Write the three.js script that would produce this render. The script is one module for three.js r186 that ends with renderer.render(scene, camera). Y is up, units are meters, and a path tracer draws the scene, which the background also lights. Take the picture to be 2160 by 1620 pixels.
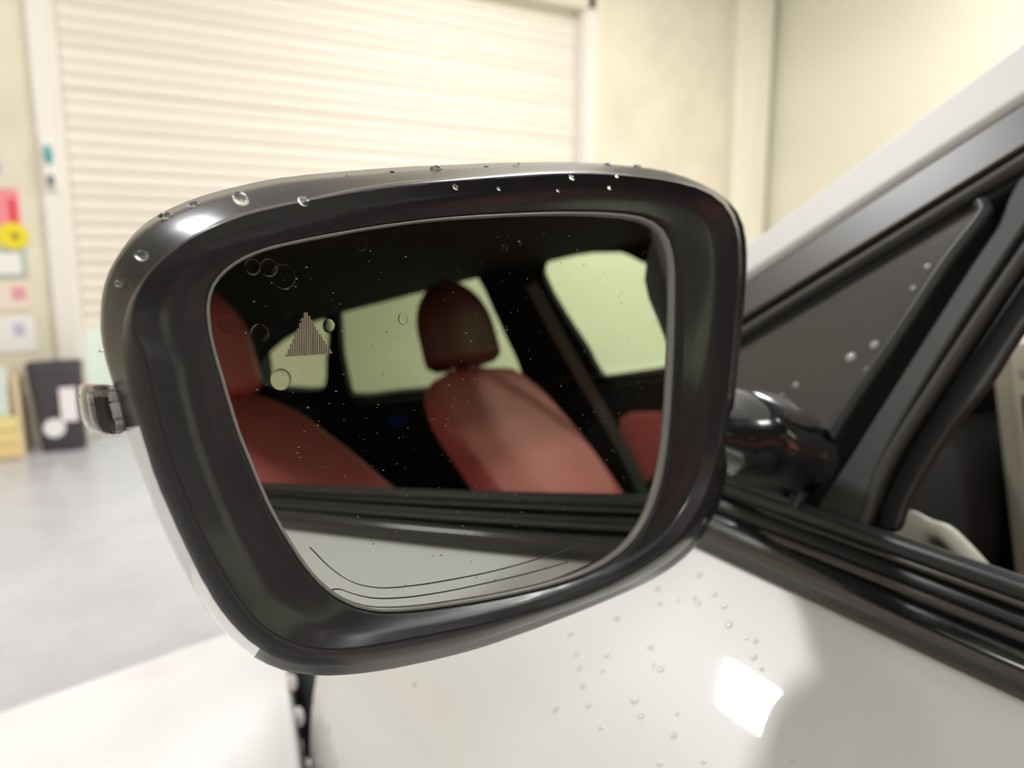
import * as THREE from 'three';
import { mergeGeometries, mergeVertices } from 'three/addons/utils/BufferGeometryUtils.js';
import { RoundedBoxGeometry } from 'three/addons/geometries/RoundedBoxGeometry.js';
import { RectAreaLightUniformsLib } from 'three/addons/lights/RectAreaLightUniformsLib.js';

// ------------------------------------------------------------------ camera, light, exposure
const V = (x, y, z) => new THREE.Vector3(x, y, z), A3 = (a) => new THREE.Vector3(a[0], a[1], a[2]);
const scene = new THREE.Scene();
scene.background = new THREE.Color(0.02, 0.02, 0.02);          // the room is closed; nothing of this is seen
const camera = new THREE.PerspectiveCamera(55.4, 2160 / 1620, 0.01, 60);
const YAW = 29 * Math.PI / 180, PITCH = 9 * Math.PI / 180;
camera.position.set(0, 1.12, 0);
camera.lookAt(Math.sin(YAW) * Math.cos(PITCH), 1.12 - Math.sin(PITCH), -Math.cos(YAW) * Math.cos(PITCH));
camera.focus = 0.215;
camera.userData.fStop = 8.5;
const renderer = new THREE.WebGLRenderer({ antialias: true });
renderer.toneMapping = THREE.LinearToneMapping;
renderer.toneMappingExposure = 0.93;
renderer.shadowMap.enabled = true;
RectAreaLightUniformsLib.init();
// ceiling panels: [x, z, width, length, radiance]
const CEIL = 4.2;
const PANELS = [
  [-0.64, -2.5, 0.42, 0.48, 165, 'small bright ceiling panel lamp ahead of the mirror, over the bonnet end'],
  [2.3, 2.6, 0.9, 0.9, 14, 'large ceiling panel lamp over the rear of the white car'],
  [4.6, -1.6, 0.62, 1.24, 46, 'ceiling panel lamp near the cream right wall by the shutter'],
  [4.5, 1.6, 0.62, 1.24, 62, 'ceiling panel lamp near the cream right wall behind the car'],
  [-2.2, 3.2, 0.62, 1.24, 18, 'ceiling panel lamp over the free floor left of the car'],
  [2.6, -3.6, 1.24, 0.62, 26, 'ceiling panel lamp in front of the roller shutter'],
];

// ------------------------------------------------------------------ measured outlines, metres in the world (x right, y up, the car faces -z)
const T = {};
T.glassEdge = [[.0253,1.0861,-.1885],[.025,1.0877,-.1886],[.0246,1.0894,-.1886],[.0243,1.0911,-.1887],[.0239,1.0928,-.1888],[.0236,1.0947,-.1889],[.0232,1.0966,-.189],[.0227,1.0985,-.1891],[.0224,1.1006,-.1892],[.022,1.1027,-.1893],[.0218,1.1049,-.1895],[.0216,1.1071,-.1897],[.0216,1.1094,-.1899],[.0218,1.1117,-.1902],[.0224,1.1139,-.1906],[.0234,1.116,-.191],[.0248,1.1179,-.1915],[.0266,1.1196,-.1921],[.0287,1.1211,-.1927],[.0311,1.1225,-.1934],[.0337,1.1236,-.1941],[.0365,1.1246,-.1948],[.0394,1.1255,-.1956],[.0425,1.1262,-.1964],[.0455,1.1269,-.1972],[.0486,1.1276,-.198],[.0517,1.1282,-.1988],[.0549,1.1288,-.1996],[.0581,1.1294,-.2004],[.0613,1.1301,-.2013],[.0646,1.1307,-.2022],[.0679,1.1313,-.2031],[.0713,1.1319,-.204],[.0749,1.1324,-.2049],[.0785,1.133,-.2059],[.0823,1.1335,-.207],[.0862,1.1341,-.208],[.0902,1.1346,-.2092],[.0944,1.1351,-.2103],[.0988,1.1355,-.2116],[.1035,1.136,-.2129],[.1083,1.1365,-.2143],[.1135,1.1369,-.2158],[.119,1.1374,-.2174],[.1249,1.1379,-.2191],[.1312,1.1384,-.221],[.1379,1.1388,-.2231],[.1453,1.1393,-.2254],[.1533,1.1397,-.2279],[.162,1.1401,-.2307],[.1715,1.1403,-.2337],[.1817,1.1404,-.2371],[.192,1.1398,-.2405],[.2011,1.1382,-.2434],[.208,1.1352,-.2454],[.2123,1.1309,-.2464],[.2145,1.126,-.2466],[.2154,1.1208,-.2463],[.2155,1.1157,-.2458],[.2152,1.1107,-.2451],[.2147,1.106,-.2445],[.2143,1.1015,-.2438],[.2138,1.0972,-.2432],[.2134,1.093,-.2427],[.2129,1.089,-.2421],[.2124,1.0852,-.2416],[.212,1.0815,-.2411],[.2115,1.0778,-.2406],[.2111,1.0743,-.2402],[.2106,1.0708,-.2397],[.2101,1.0673,-.2393],[.2096,1.0639,-.2389],[.2091,1.0606,-.2384],[.2085,1.0572,-.238],[.2079,1.0539,-.2375],[.2073,1.0506,-.2371],[.2066,1.0473,-.2366],[.2058,1.044,-.2361],[.2048,1.0406,-.2356],[.2038,1.0373,-.235],[.2025,1.034,-.2344],[.2011,1.0308,-.2337],[.1994,1.0275,-.233],[.1975,1.0244,-.2322],[.1953,1.0213,-.2313],[.1927,1.0183,-.2303],[.1897,1.0155,-.2292],[.1863,1.013,-.2279],[.1823,1.0108,-.2265],[.1778,1.009,-.225],[.1727,1.0077,-.2233],[.1673,1.0068,-.2215],[.1616,1.0062,-.2197],[.1557,1.006,-.2178],[.1497,1.0062,-.216],[.1437,1.0066,-.2142],[.1379,1.0071,-.2125],[.1321,1.0078,-.2108],[.1266,1.0086,-.2092],[.1212,1.0094,-.2077],[.116,1.0102,-.2063],[.1109,1.0111,-.2049],[.106,1.012,-.2036],[.1013,1.0129,-.2023],[.0967,1.0138,-.2011],[.0922,1.0147,-.1999],[.0877,1.0157,-.1988],[.0834,1.0166,-.1977],[.0791,1.0176,-.1967],[.0749,1.0186,-.1957],[.0708,1.0196,-.1947],[.0668,1.0208,-.1937],[.0629,1.0222,-.1929],[.0592,1.0239,-.192],[.0557,1.026,-.1913],[.0526,1.0283,-.1907],[.0498,1.0308,-.1902],[.0474,1.0335,-.1897],[.0452,1.0362,-.1894],[.0433,1.0389,-.1891],[.0417,1.0416,-.1889],[.0403,1.0442,-.1887],[.039,1.0467,-.1886],[.0378,1.0491,-.1885],[.0368,1.0514,-.1884],[.0358,1.0535,-.1883],[.0348,1.0556,-.1882],[.034,1.0576,-.1882],[.0332,1.0595,-.1881],[.0325,1.0614,-.1881],[.0319,1.0633,-.1881],[.0313,1.065,-.1881],[.0307,1.0668,-.1881],[.0302,1.0685,-.1881],[.0297,1.0701,-.1881],[.0291,1.0717,-.1881],[.0286,1.0733,-.1881],[.0282,1.0749,-.1882],[.0277,1.0765,-.1882],[.0273,1.0781,-.1882],[.0268,1.0797,-.1883],[.0264,1.0812,-.1883],[.026,1.0828,-.1884],[.0257,1.0844,-.1884]];
T.glassEdgeIn = [[.0257,1.0861,-.1882],[.0253,1.0877,-.1883],[.025,1.0893,-.1884],[.0246,1.091,-.1885],[.0243,1.0928,-.1886],[.0239,1.0946,-.1886],[.0235,1.0965,-.1887],[.0231,1.0984,-.1888],[.0227,1.1004,-.1889],[.0224,1.1025,-.1891],[.0221,1.1047,-.1892],[.022,1.1069,-.1894],[.022,1.1092,-.1897],[.0222,1.1115,-.1899],[.0227,1.1137,-.1903],[.0237,1.1158,-.1907],[.0251,1.1176,-.1912],[.0269,1.1193,-.1918],[.029,1.1208,-.1924],[.0314,1.1222,-.1931],[.0339,1.1233,-.1938],[.0367,1.1243,-.1946],[.0396,1.1251,-.1953],[.0427,1.1259,-.1961],[.0457,1.1265,-.1969],[.0488,1.1272,-.1977],[.0519,1.1278,-.1985],[.055,1.1284,-.1993],[.0581,1.129,-.2001],[.0613,1.1297,-.2009],[.0646,1.1303,-.2018],[.0679,1.1309,-.2027],[.0713,1.1314,-.2036],[.0748,1.132,-.2046],[.0784,1.1326,-.2055],[.0821,1.1331,-.2066],[.086,1.1336,-.2076],[.09,1.1341,-.2087],[.0942,1.1346,-.2099],[.0985,1.135,-.2111],[.1031,1.1355,-.2124],[.1079,1.1359,-.2138],[.113,1.1364,-.2153],[.1184,1.1369,-.2169],[.1242,1.1373,-.2186],[.1305,1.1378,-.2204],[.1372,1.1382,-.2225],[.1444,1.1387,-.2247],[.1523,1.1391,-.2272],[.1609,1.1394,-.2299],[.1702,1.1396,-.2329],[.1803,1.1397,-.2362],[.1904,1.1391,-.2395],[.1994,1.1375,-.2424],[.2062,1.1345,-.2444],[.2104,1.1303,-.2453],[.2125,1.1254,-.2455],[.2133,1.1203,-.2452],[.2134,1.1153,-.2447],[.2131,1.1104,-.244],[.2127,1.1057,-.2434],[.2123,1.1012,-.2428],[.2118,1.097,-.2422],[.2114,1.0929,-.2416],[.2109,1.089,-.2411],[.2105,1.0852,-.2406],[.21,1.0815,-.2401],[.2096,1.0779,-.2396],[.2091,1.0744,-.2392],[.2087,1.071,-.2387],[.2082,1.0676,-.2383],[.2077,1.0642,-.2379],[.2072,1.0609,-.2374],[.2066,1.0576,-.237],[.206,1.0543,-.2366],[.2054,1.0511,-.2361],[.2047,1.0478,-.2357],[.2039,1.0445,-.2352],[.203,1.0413,-.2347],[.2019,1.038,-.2341],[.2007,1.0347,-.2335],[.1993,1.0315,-.2329],[.1976,1.0283,-.2321],[.1958,1.0252,-.2313],[.1936,1.0221,-.2304],[.191,1.0192,-.2295],[.1881,1.0165,-.2283],[.1847,1.014,-.2271],[.1808,1.0118,-.2257],[.1764,1.01,-.2242],[.1714,1.0087,-.2226],[.1661,1.0077,-.2208],[.1604,1.0072,-.219],[.1546,1.007,-.2172],[.1487,1.0071,-.2154],[.1428,1.0075,-.2136],[.1371,1.0081,-.2119],[.1314,1.0087,-.2103],[.1259,1.0094,-.2087],[.1206,1.0102,-.2072],[.1155,1.0111,-.2058],[.1105,1.0119,-.2045],[.1056,1.0128,-.2032],[.1009,1.0137,-.2019],[.0964,1.0146,-.2007],[.0919,1.0155,-.1996],[.0875,1.0164,-.1985],[.0832,1.0173,-.1974],[.079,1.0182,-.1964],[.0749,1.0192,-.1954],[.0708,1.0203,-.1944],[.0668,1.0215,-.1935],[.0629,1.0228,-.1926],[.0592,1.0245,-.1918],[.0558,1.0265,-.1911],[.0528,1.0288,-.1904],[.05,1.0313,-.1899],[.0475,1.034,-.1895],[.0454,1.0366,-.1891],[.0435,1.0393,-.1889],[.0419,1.042,-.1886],[.0405,1.0446,-.1885],[.0392,1.0471,-.1883],[.0381,1.0494,-.1882],[.037,1.0517,-.1881],[.036,1.0538,-.188],[.0351,1.0559,-.188],[.0343,1.0579,-.1879],[.0335,1.0598,-.1879],[.0328,1.0616,-.1879],[.0322,1.0635,-.1879],[.0316,1.0652,-.1879],[.031,1.0669,-.1879],[.0305,1.0686,-.1879],[.03,1.0703,-.1879],[.0295,1.0719,-.1879],[.029,1.0735,-.1879],[.0285,1.075,-.1879],[.028,1.0766,-.188],[.0276,1.0782,-.188],[.0271,1.0797,-.188],[.0267,1.0813,-.1881],[.0264,1.0829,-.1881],[.026,1.0845,-.1882]];
T.lip = [[.0241,1.0864,-.1872],[.0237,1.088,-.1873],[.0234,1.0897,-.1874],[.023,1.0915,-.1874],[.0227,1.0933,-.1875],[.0223,1.0951,-.1876],[.0219,1.097,-.1877],[.0215,1.099,-.1878],[.0211,1.1011,-.1879],[.0209,1.1032,-.1881],[.0207,1.1054,-.1883],[.0206,1.1076,-.1885],[.0206,1.1099,-.1887],[.0209,1.1122,-.189],[.0215,1.1144,-.1894],[.0225,1.1165,-.1898],[.024,1.1184,-.1903],[.0258,1.1201,-.1909],[.0279,1.1217,-.1916],[.0302,1.123,-.1922],[.0328,1.1243,-.1929],[.0356,1.1253,-.1937],[.0385,1.1262,-.1945],[.0416,1.127,-.1952],[.0447,1.1277,-.196],[.0478,1.1284,-.1968],[.0509,1.129,-.1976],[.0541,1.1297,-.1985],[.0573,1.1303,-.1993],[.0606,1.1309,-.2002],[.0639,1.1315,-.2011],[.0673,1.1321,-.202],[.0708,1.1327,-.2029],[.0743,1.1333,-.2039],[.078,1.1338,-.2049],[.0818,1.1344,-.2059],[.0858,1.135,-.207],[.0898,1.1355,-.2081],[.0941,1.136,-.2093],[.0986,1.1365,-.2106],[.1033,1.137,-.2119],[.1082,1.1375,-.2133],[.1135,1.1379,-.2149],[.119,1.1384,-.2165],[.125,1.139,-.2183],[.1314,1.1395,-.2202],[.1384,1.14,-.2223],[.1459,1.1406,-.2247],[.1542,1.141,-.2273],[.1631,1.1415,-.2302],[.173,1.1419,-.2334],[.1838,1.1421,-.237],[.195,1.1419,-.2407],[.2056,1.1407,-.2442],[.214,1.1381,-.2468],[.2195,1.134,-.2483],[.2224,1.1291,-.2488],[.2237,1.1237,-.2486],[.224,1.1183,-.2481],[.2239,1.113,-.2475],[.2237,1.108,-.2468],[.2233,1.1032,-.2462],[.2229,1.0986,-.2456],[.2223,1.0942,-.2449],[.2217,1.0899,-.2443],[.2211,1.0858,-.2437],[.2206,1.0818,-.2431],[.22,1.0779,-.2426],[.2195,1.0741,-.2421],[.219,1.0704,-.2416],[.2185,1.0667,-.2412],[.218,1.0631,-.2407],[.2175,1.0595,-.2402],[.2169,1.0559,-.2398],[.2164,1.0523,-.2393],[.2158,1.0488,-.2389],[.215,1.0452,-.2384],[.2142,1.0417,-.2379],[.2132,1.0381,-.2373],[.2119,1.0346,-.2367],[.2105,1.0311,-.236],[.2088,1.0277,-.2352],[.2068,1.0243,-.2343],[.2045,1.0211,-.2334],[.2018,1.018,-.2323],[.1986,1.0151,-.2311],[.195,1.0124,-.2298],[.1909,1.01,-.2283],[.1863,1.008,-.2267],[.1812,1.0064,-.2249],[.1756,1.0053,-.2231],[.1697,1.0046,-.2211],[.1636,1.0043,-.2192],[.1573,1.0043,-.2172],[.151,1.0046,-.2153],[.1448,1.0051,-.2134],[.1387,1.0058,-.2116],[.1328,1.0065,-.2099],[.127,1.0074,-.2083],[.1215,1.0083,-.2067],[.1162,1.0092,-.2052],[.111,1.0101,-.2038],[.106,1.011,-.2025],[.1012,1.0119,-.2012],[.0965,1.0128,-.2],[.0919,1.0138,-.1988],[.0874,1.0147,-.1977],[.083,1.0157,-.1966],[.0786,1.0167,-.1955],[.0744,1.0177,-.1945],[.0702,1.0188,-.1935],[.0661,1.0201,-.1925],[.0621,1.0215,-.1916],[.0583,1.0233,-.1908],[.0548,1.0253,-.19],[.0517,1.0277,-.1894],[.0488,1.0303,-.1889],[.0463,1.0329,-.1884],[.0441,1.0357,-.1881],[.0422,1.0385,-.1878],[.0405,1.0412,-.1876],[.0391,1.0438,-.1874],[.0378,1.0464,-.1872],[.0366,1.0488,-.1871],[.0355,1.0511,-.187],[.0345,1.0533,-.187],[.0336,1.0554,-.1869],[.0328,1.0575,-.1868],[.032,1.0595,-.1868],[.0313,1.0614,-.1868],[.0306,1.0632,-.1868],[.03,1.065,-.1868],[.0295,1.0668,-.1868],[.0289,1.0685,-.1868],[.0284,1.0702,-.1868],[.0279,1.0719,-.1868],[.0274,1.0735,-.1869],[.0269,1.0751,-.1869],[.0265,1.0767,-.1869],[.026,1.0783,-.1869],[.0256,1.0799,-.187],[.0252,1.0815,-.187],[.0248,1.0831,-.1871],[.0244,1.0847,-.1871]];
T.lipDeep = [[.0247,1.0861,-.1884],[.0244,1.0878,-.1884],[.024,1.0895,-.1885],[.0237,1.0912,-.1886],[.0233,1.093,-.1887],[.0229,1.0948,-.1888],[.0225,1.0967,-.1889],[.0221,1.0987,-.189],[.0218,1.1008,-.1891],[.0215,1.1029,-.1892],[.0212,1.1051,-.1894],[.0211,1.1073,-.1896],[.0211,1.1097,-.1898],[.0214,1.112,-.1901],[.022,1.1142,-.1905],[.023,1.1163,-.1909],[.0244,1.1181,-.1915],[.0262,1.1199,-.192],[.0283,1.1214,-.1927],[.0307,1.1228,-.1933],[.0333,1.124,-.1941],[.0361,1.125,-.1948],[.039,1.1259,-.1956],[.0421,1.1266,-.1964],[.0452,1.1273,-.1971],[.0483,1.128,-.1979],[.0514,1.1287,-.1988],[.0546,1.1293,-.1996],[.0578,1.1299,-.2004],[.0611,1.1306,-.2013],[.0644,1.1312,-.2022],[.0678,1.1318,-.2031],[.0712,1.1324,-.204],[.0748,1.1329,-.205],[.0785,1.1335,-.206],[.0823,1.1341,-.207],[.0862,1.1346,-.2081],[.0903,1.1351,-.2092],[.0946,1.1356,-.2104],[.099,1.1361,-.2117],[.1037,1.1366,-.213],[.1086,1.1371,-.2144],[.1138,1.1375,-.216],[.1194,1.138,-.2176],[.1253,1.1385,-.2194],[.1317,1.139,-.2213],[.1386,1.1396,-.2234],[.1461,1.1401,-.2257],[.1543,1.1405,-.2283],[.1632,1.1409,-.2311],[.1728,1.1412,-.2343],[.1831,1.1412,-.2377],[.1936,1.1407,-.2411],[.2029,1.139,-.2441],[.2099,1.136,-.2462],[.2143,1.1317,-.2472],[.2166,1.1267,-.2474],[.2175,1.1214,-.2471],[.2176,1.1162,-.2466],[.2173,1.1112,-.2459],[.2169,1.1064,-.2453],[.2165,1.1018,-.2447],[.2161,1.0974,-.2441],[.2156,1.0932,-.2435],[.2152,1.0892,-.2429],[.2147,1.0853,-.2424],[.2143,1.0815,-.2419],[.2138,1.0778,-.2414],[.2134,1.0742,-.241],[.2129,1.0706,-.2405],[.2124,1.0671,-.2401],[.2119,1.0637,-.2396],[.2114,1.0602,-.2392],[.2108,1.0568,-.2387],[.2102,1.0535,-.2383],[.2095,1.0501,-.2378],[.2088,1.0467,-.2374],[.208,1.0433,-.2369],[.207,1.0399,-.2363],[.2059,1.0366,-.2357],[.2047,1.0332,-.2351],[.2032,1.0299,-.2344],[.2015,1.0266,-.2337],[.1995,1.0234,-.2328],[.1972,1.0203,-.2319],[.1946,1.0173,-.2309],[.1916,1.0145,-.2297],[.188,1.0119,-.2285],[.184,1.0097,-.227],[.1794,1.0079,-.2254],[.1743,1.0065,-.2237],[.1687,1.0056,-.2219],[.1629,1.005,-.22],[.1569,1.0049,-.2182],[.1508,1.005,-.2163],[.1448,1.0054,-.2145],[.1388,1.006,-.2127],[.1329,1.0067,-.211],[.1273,1.0075,-.2094],[.1218,1.0084,-.2078],[.1165,1.0093,-.2063],[.1113,1.0102,-.205],[.1064,1.0111,-.2036],[.1016,1.012,-.2023],[.0969,1.0129,-.2011],[.0923,1.0139,-.1999],[.0878,1.0148,-.1988],[.0834,1.0158,-.1977],[.0791,1.0167,-.1966],[.0749,1.0178,-.1956],[.0707,1.0189,-.1946],[.0666,1.0201,-.1937],[.0626,1.0215,-.1928],[.0589,1.0233,-.1919],[.0554,1.0253,-.1912],[.0523,1.0277,-.1906],[.0494,1.0302,-.19],[.0469,1.0329,-.1896],[.0447,1.0357,-.1892],[.0429,1.0384,-.189],[.0412,1.0411,-.1887],[.0397,1.0438,-.1886],[.0385,1.0463,-.1884],[.0373,1.0487,-.1883],[.0362,1.051,-.1882],[.0352,1.0532,-.1881],[.0343,1.0553,-.1881],[.0334,1.0573,-.188],[.0326,1.0593,-.188],[.0319,1.0612,-.188],[.0313,1.0631,-.1879],[.0307,1.0649,-.1879],[.0301,1.0666,-.1879],[.0296,1.0683,-.188],[.0291,1.07,-.188],[.0286,1.0717,-.188],[.0281,1.0733,-.188],[.0276,1.0749,-.188],[.0271,1.0765,-.1881],[.0266,1.0781,-.1881],[.0262,1.0797,-.1881],[.0258,1.0813,-.1882],[.0254,1.0829,-.1882],[.0251,1.0845,-.1883]];
T.faceMid = [[.0164,1.0875,-.1847],[.0161,1.0894,-.1848],[.0158,1.0913,-.1849],[.0156,1.0932,-.185],[.0153,1.0952,-.1851],[.0149,1.0972,-.1852],[.0143,1.0994,-.1853],[.0137,1.1017,-.1854],[.0132,1.104,-.1855],[.0131,1.1063,-.1857],[.0132,1.1086,-.186],[.0135,1.1109,-.1863],[.0141,1.1132,-.1867],[.0149,1.1154,-.1871],[.0161,1.1175,-.1876],[.0177,1.1195,-.1881],[.0195,1.1214,-.1887],[.0216,1.1231,-.1893],[.0239,1.1247,-.19],[.0265,1.1261,-.1907],[.0293,1.1273,-.1915],[.0323,1.1284,-.1923],[.0354,1.1294,-.1931],[.0386,1.1303,-.1939],[.0418,1.1311,-.1947],[.0451,1.1319,-.1956],[.0484,1.1327,-.1964],[.0517,1.1334,-.1973],[.0551,1.1341,-.1982],[.0586,1.1349,-.1991],[.0622,1.1355,-.2001],[.0658,1.1362,-.2011],[.0695,1.1369,-.2021],[.0733,1.1376,-.2031],[.0773,1.1382,-.2042],[.0814,1.1389,-.2053],[.0856,1.1395,-.2065],[.0901,1.1401,-.2077],[.0947,1.1408,-.209],[.0995,1.1414,-.2104],[.1047,1.142,-.2119],[.1101,1.1427,-.2135],[.1158,1.1433,-.2152],[.122,1.144,-.217],[.1287,1.1448,-.219],[.1359,1.1455,-.2212],[.1437,1.1463,-.2237],[.1522,1.1471,-.2264],[.1614,1.1477,-.2294],[.1714,1.1483,-.2326],[.1825,1.1487,-.2363],[.1945,1.149,-.2404],[.2072,1.1488,-.2448],[.2196,1.1478,-.2491],[.2305,1.1454,-.2527],[.2386,1.1416,-.2553],[.2438,1.1365,-.2565],[.2463,1.1306,-.2568],[.2472,1.1245,-.2564],[.2472,1.1185,-.2557],[.2468,1.1126,-.2548],[.246,1.107,-.254],[.2452,1.1016,-.2531],[.2442,1.0965,-.2522],[.2432,1.0915,-.2513],[.2422,1.0868,-.2505],[.2412,1.0822,-.2497],[.2403,1.0778,-.249],[.2394,1.0734,-.2483],[.2385,1.0692,-.2476],[.2376,1.065,-.2469],[.2366,1.0609,-.2463],[.2357,1.0569,-.2456],[.2347,1.0529,-.245],[.2337,1.049,-.2443],[.2326,1.045,-.2437],[.2313,1.0411,-.243],[.23,1.0372,-.2422],[.2284,1.0334,-.2415],[.2266,1.0297,-.2406],[.2244,1.026,-.2396],[.2219,1.0224,-.2386],[.219,1.019,-.2374],[.2156,1.0159,-.236],[.2116,1.013,-.2344],[.207,1.0105,-.2324],[.2019,1.0084,-.2304],[.1964,1.0066,-.2282],[.1904,1.0051,-.2259],[.1842,1.0041,-.2236],[.1777,1.0034,-.2213],[.1711,1.0031,-.219],[.1644,1.003,-.2167],[.1578,1.0032,-.2145],[.1512,1.0036,-.2124],[.1449,1.004,-.2105],[.1387,1.0046,-.2087],[.1328,1.0053,-.2069],[.1269,1.0061,-.2053],[.1213,1.0069,-.2037],[.1159,1.0077,-.2022],[.1106,1.0086,-.2007],[.1055,1.0094,-.1994],[.1005,1.0103,-.1981],[.0957,1.0111,-.1968],[.0909,1.012,-.1956],[.0863,1.0129,-.1944],[.0817,1.0138,-.1933],[.0772,1.0148,-.1922],[.0727,1.0158,-.1911],[.0683,1.0168,-.19],[.064,1.0179,-.189],[.0597,1.0191,-.188],[.0556,1.0205,-.1871],[.0516,1.0221,-.1863],[.0479,1.0241,-.1855],[.0445,1.0264,-.1848],[.0414,1.0288,-.1842],[.0386,1.0315,-.1837],[.0362,1.0342,-.1833],[.0341,1.037,-.183],[.0323,1.0399,-.1828],[.0308,1.0427,-.1827],[.0295,1.0453,-.1828],[.0283,1.0479,-.183],[.0273,1.0503,-.1831],[.0263,1.0526,-.1833],[.0254,1.0549,-.1834],[.0246,1.0571,-.1836],[.0238,1.0592,-.1838],[.0232,1.0613,-.184],[.0225,1.0633,-.184],[.0219,1.0654,-.184],[.0213,1.0673,-.184],[.0208,1.0692,-.1841],[.0202,1.0711,-.1841],[.0197,1.073,-.1841],[.0192,1.0748,-.1842],[.0187,1.0766,-.1842],[.0183,1.0784,-.1843],[.0178,1.0802,-.1843],[.0175,1.082,-.1844],[.0171,1.0839,-.1845],[.0168,1.0857,-.1846]];
T.ridge = [[.009,1.0895,-.1772],[.0088,1.0914,-.1774],[.0085,1.0935,-.1775],[.0083,1.0955,-.1776],[.0081,1.0976,-.1778],[.0077,1.0998,-.1779],[.0071,1.1021,-.178],[.0063,1.1046,-.1781],[.0057,1.1071,-.1782],[.0057,1.1095,-.1785],[.0061,1.1119,-.1788],[.0068,1.1142,-.1792],[.0077,1.1164,-.1796],[.0091,1.1185,-.1801],[.0107,1.1204,-.1807],[.0127,1.1223,-.1813],[.0148,1.1241,-.1819],[.0171,1.1258,-.1826],[.0196,1.1273,-.1833],[.0223,1.1288,-.1841],[.0252,1.13,-.1848],[.0283,1.1311,-.1856],[.0314,1.1322,-.1864],[.0347,1.1331,-.1873],[.0379,1.134,-.1881],[.0413,1.1349,-.189],[.0446,1.1358,-.1899],[.0481,1.1366,-.1907],[.0516,1.1374,-.1917],[.0551,1.1382,-.1926],[.0588,1.1389,-.1936],[.0625,1.1397,-.1946],[.0664,1.1404,-.1956],[.0703,1.1412,-.1967],[.0744,1.1419,-.1978],[.0787,1.1426,-.1989],[.0831,1.1433,-.2002],[.0877,1.1441,-.2015],[.0925,1.1448,-.2028],[.0976,1.1455,-.2043],[.103,1.1463,-.2058],[.1087,1.1471,-.2075],[.1149,1.148,-.2093],[.1214,1.1488,-.2113],[.1286,1.1498,-.2135],[.1363,1.1508,-.2159],[.1448,1.1518,-.2185],[.154,1.1527,-.2215],[.1639,1.1536,-.2247],[.1747,1.1543,-.2283],[.1866,1.1548,-.2322],[.1995,1.1551,-.2367],[.2132,1.155,-.2415],[.2274,1.1543,-.2464],[.2406,1.1523,-.2511],[.2516,1.1489,-.2548],[.2592,1.1439,-.2571],[.2634,1.1378,-.2579],[.2649,1.1311,-.2577],[.265,1.1244,-.2569],[.2643,1.1178,-.2558],[.2631,1.1115,-.2547],[.2618,1.1054,-.2535],[.2603,1.0997,-.2524],[.2589,1.0942,-.2512],[.2574,1.0889,-.2502],[.256,1.0838,-.2491],[.2545,1.0789,-.2482],[.2532,1.0741,-.2472],[.2518,1.0695,-.2463],[.2505,1.0649,-.2454],[.2491,1.0605,-.2446],[.2477,1.0561,-.2437],[.2462,1.0518,-.2429],[.2446,1.0476,-.242],[.243,1.0434,-.2411],[.2412,1.0393,-.2402],[.2393,1.0352,-.2393],[.2372,1.0312,-.2383],[.2347,1.0273,-.2372],[.2319,1.0236,-.2359],[.2286,1.02,-.2346],[.2247,1.0168,-.233],[.2203,1.0138,-.2313],[.2153,1.0112,-.2294],[.2098,1.0089,-.2274],[.2038,1.0071,-.2253],[.1974,1.0056,-.223],[.1908,1.0045,-.2208],[.1839,1.0038,-.2185],[.177,1.0034,-.2162],[.1701,1.0032,-.214],[.1633,1.0032,-.2118],[.1567,1.0033,-.2098],[.1502,1.0036,-.2078],[.1438,1.004,-.2059],[.1377,1.0045,-.2041],[.1316,1.0051,-.2023],[.1258,1.0058,-.2007],[.1201,1.0065,-.1991],[.1147,1.0073,-.1976],[.1093,1.008,-.1961],[.1042,1.0088,-.1947],[.0991,1.0096,-.1934],[.0942,1.0104,-.1921],[.0893,1.0112,-.1909],[.0845,1.0121,-.1897],[.0798,1.013,-.1885],[.0752,1.0139,-.1874],[.0706,1.0148,-.1863],[.066,1.0157,-.1852],[.0615,1.0166,-.1841],[.057,1.0175,-.1831],[.0525,1.0186,-.1821],[.0481,1.0199,-.1811],[.0439,1.0215,-.1802],[.04,1.0234,-.1794],[.0364,1.0257,-.1787],[.0332,1.0283,-.1781],[.0303,1.031,-.1776],[.0278,1.0339,-.1773],[.0258,1.0369,-.177],[.0241,1.04,-.1768],[.0226,1.043,-.1766],[.0213,1.0459,-.1765],[.0202,1.0487,-.1765],[.0191,1.0514,-.1764],[.0181,1.0539,-.1764],[.0172,1.0564,-.1763],[.0164,1.0588,-.1763],[.0157,1.0611,-.1764],[.015,1.0634,-.1764],[.0144,1.0655,-.1764],[.0138,1.0677,-.1764],[.0132,1.0697,-.1765],[.0126,1.0718,-.1765],[.0121,1.0738,-.1766],[.0116,1.0758,-.1766],[.0111,1.0777,-.1767],[.0107,1.0797,-.1767],[.0103,1.0816,-.1768],[.01,1.0836,-.1769],[.0096,1.0855,-.177],[.0093,1.0875,-.1771]];
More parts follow.
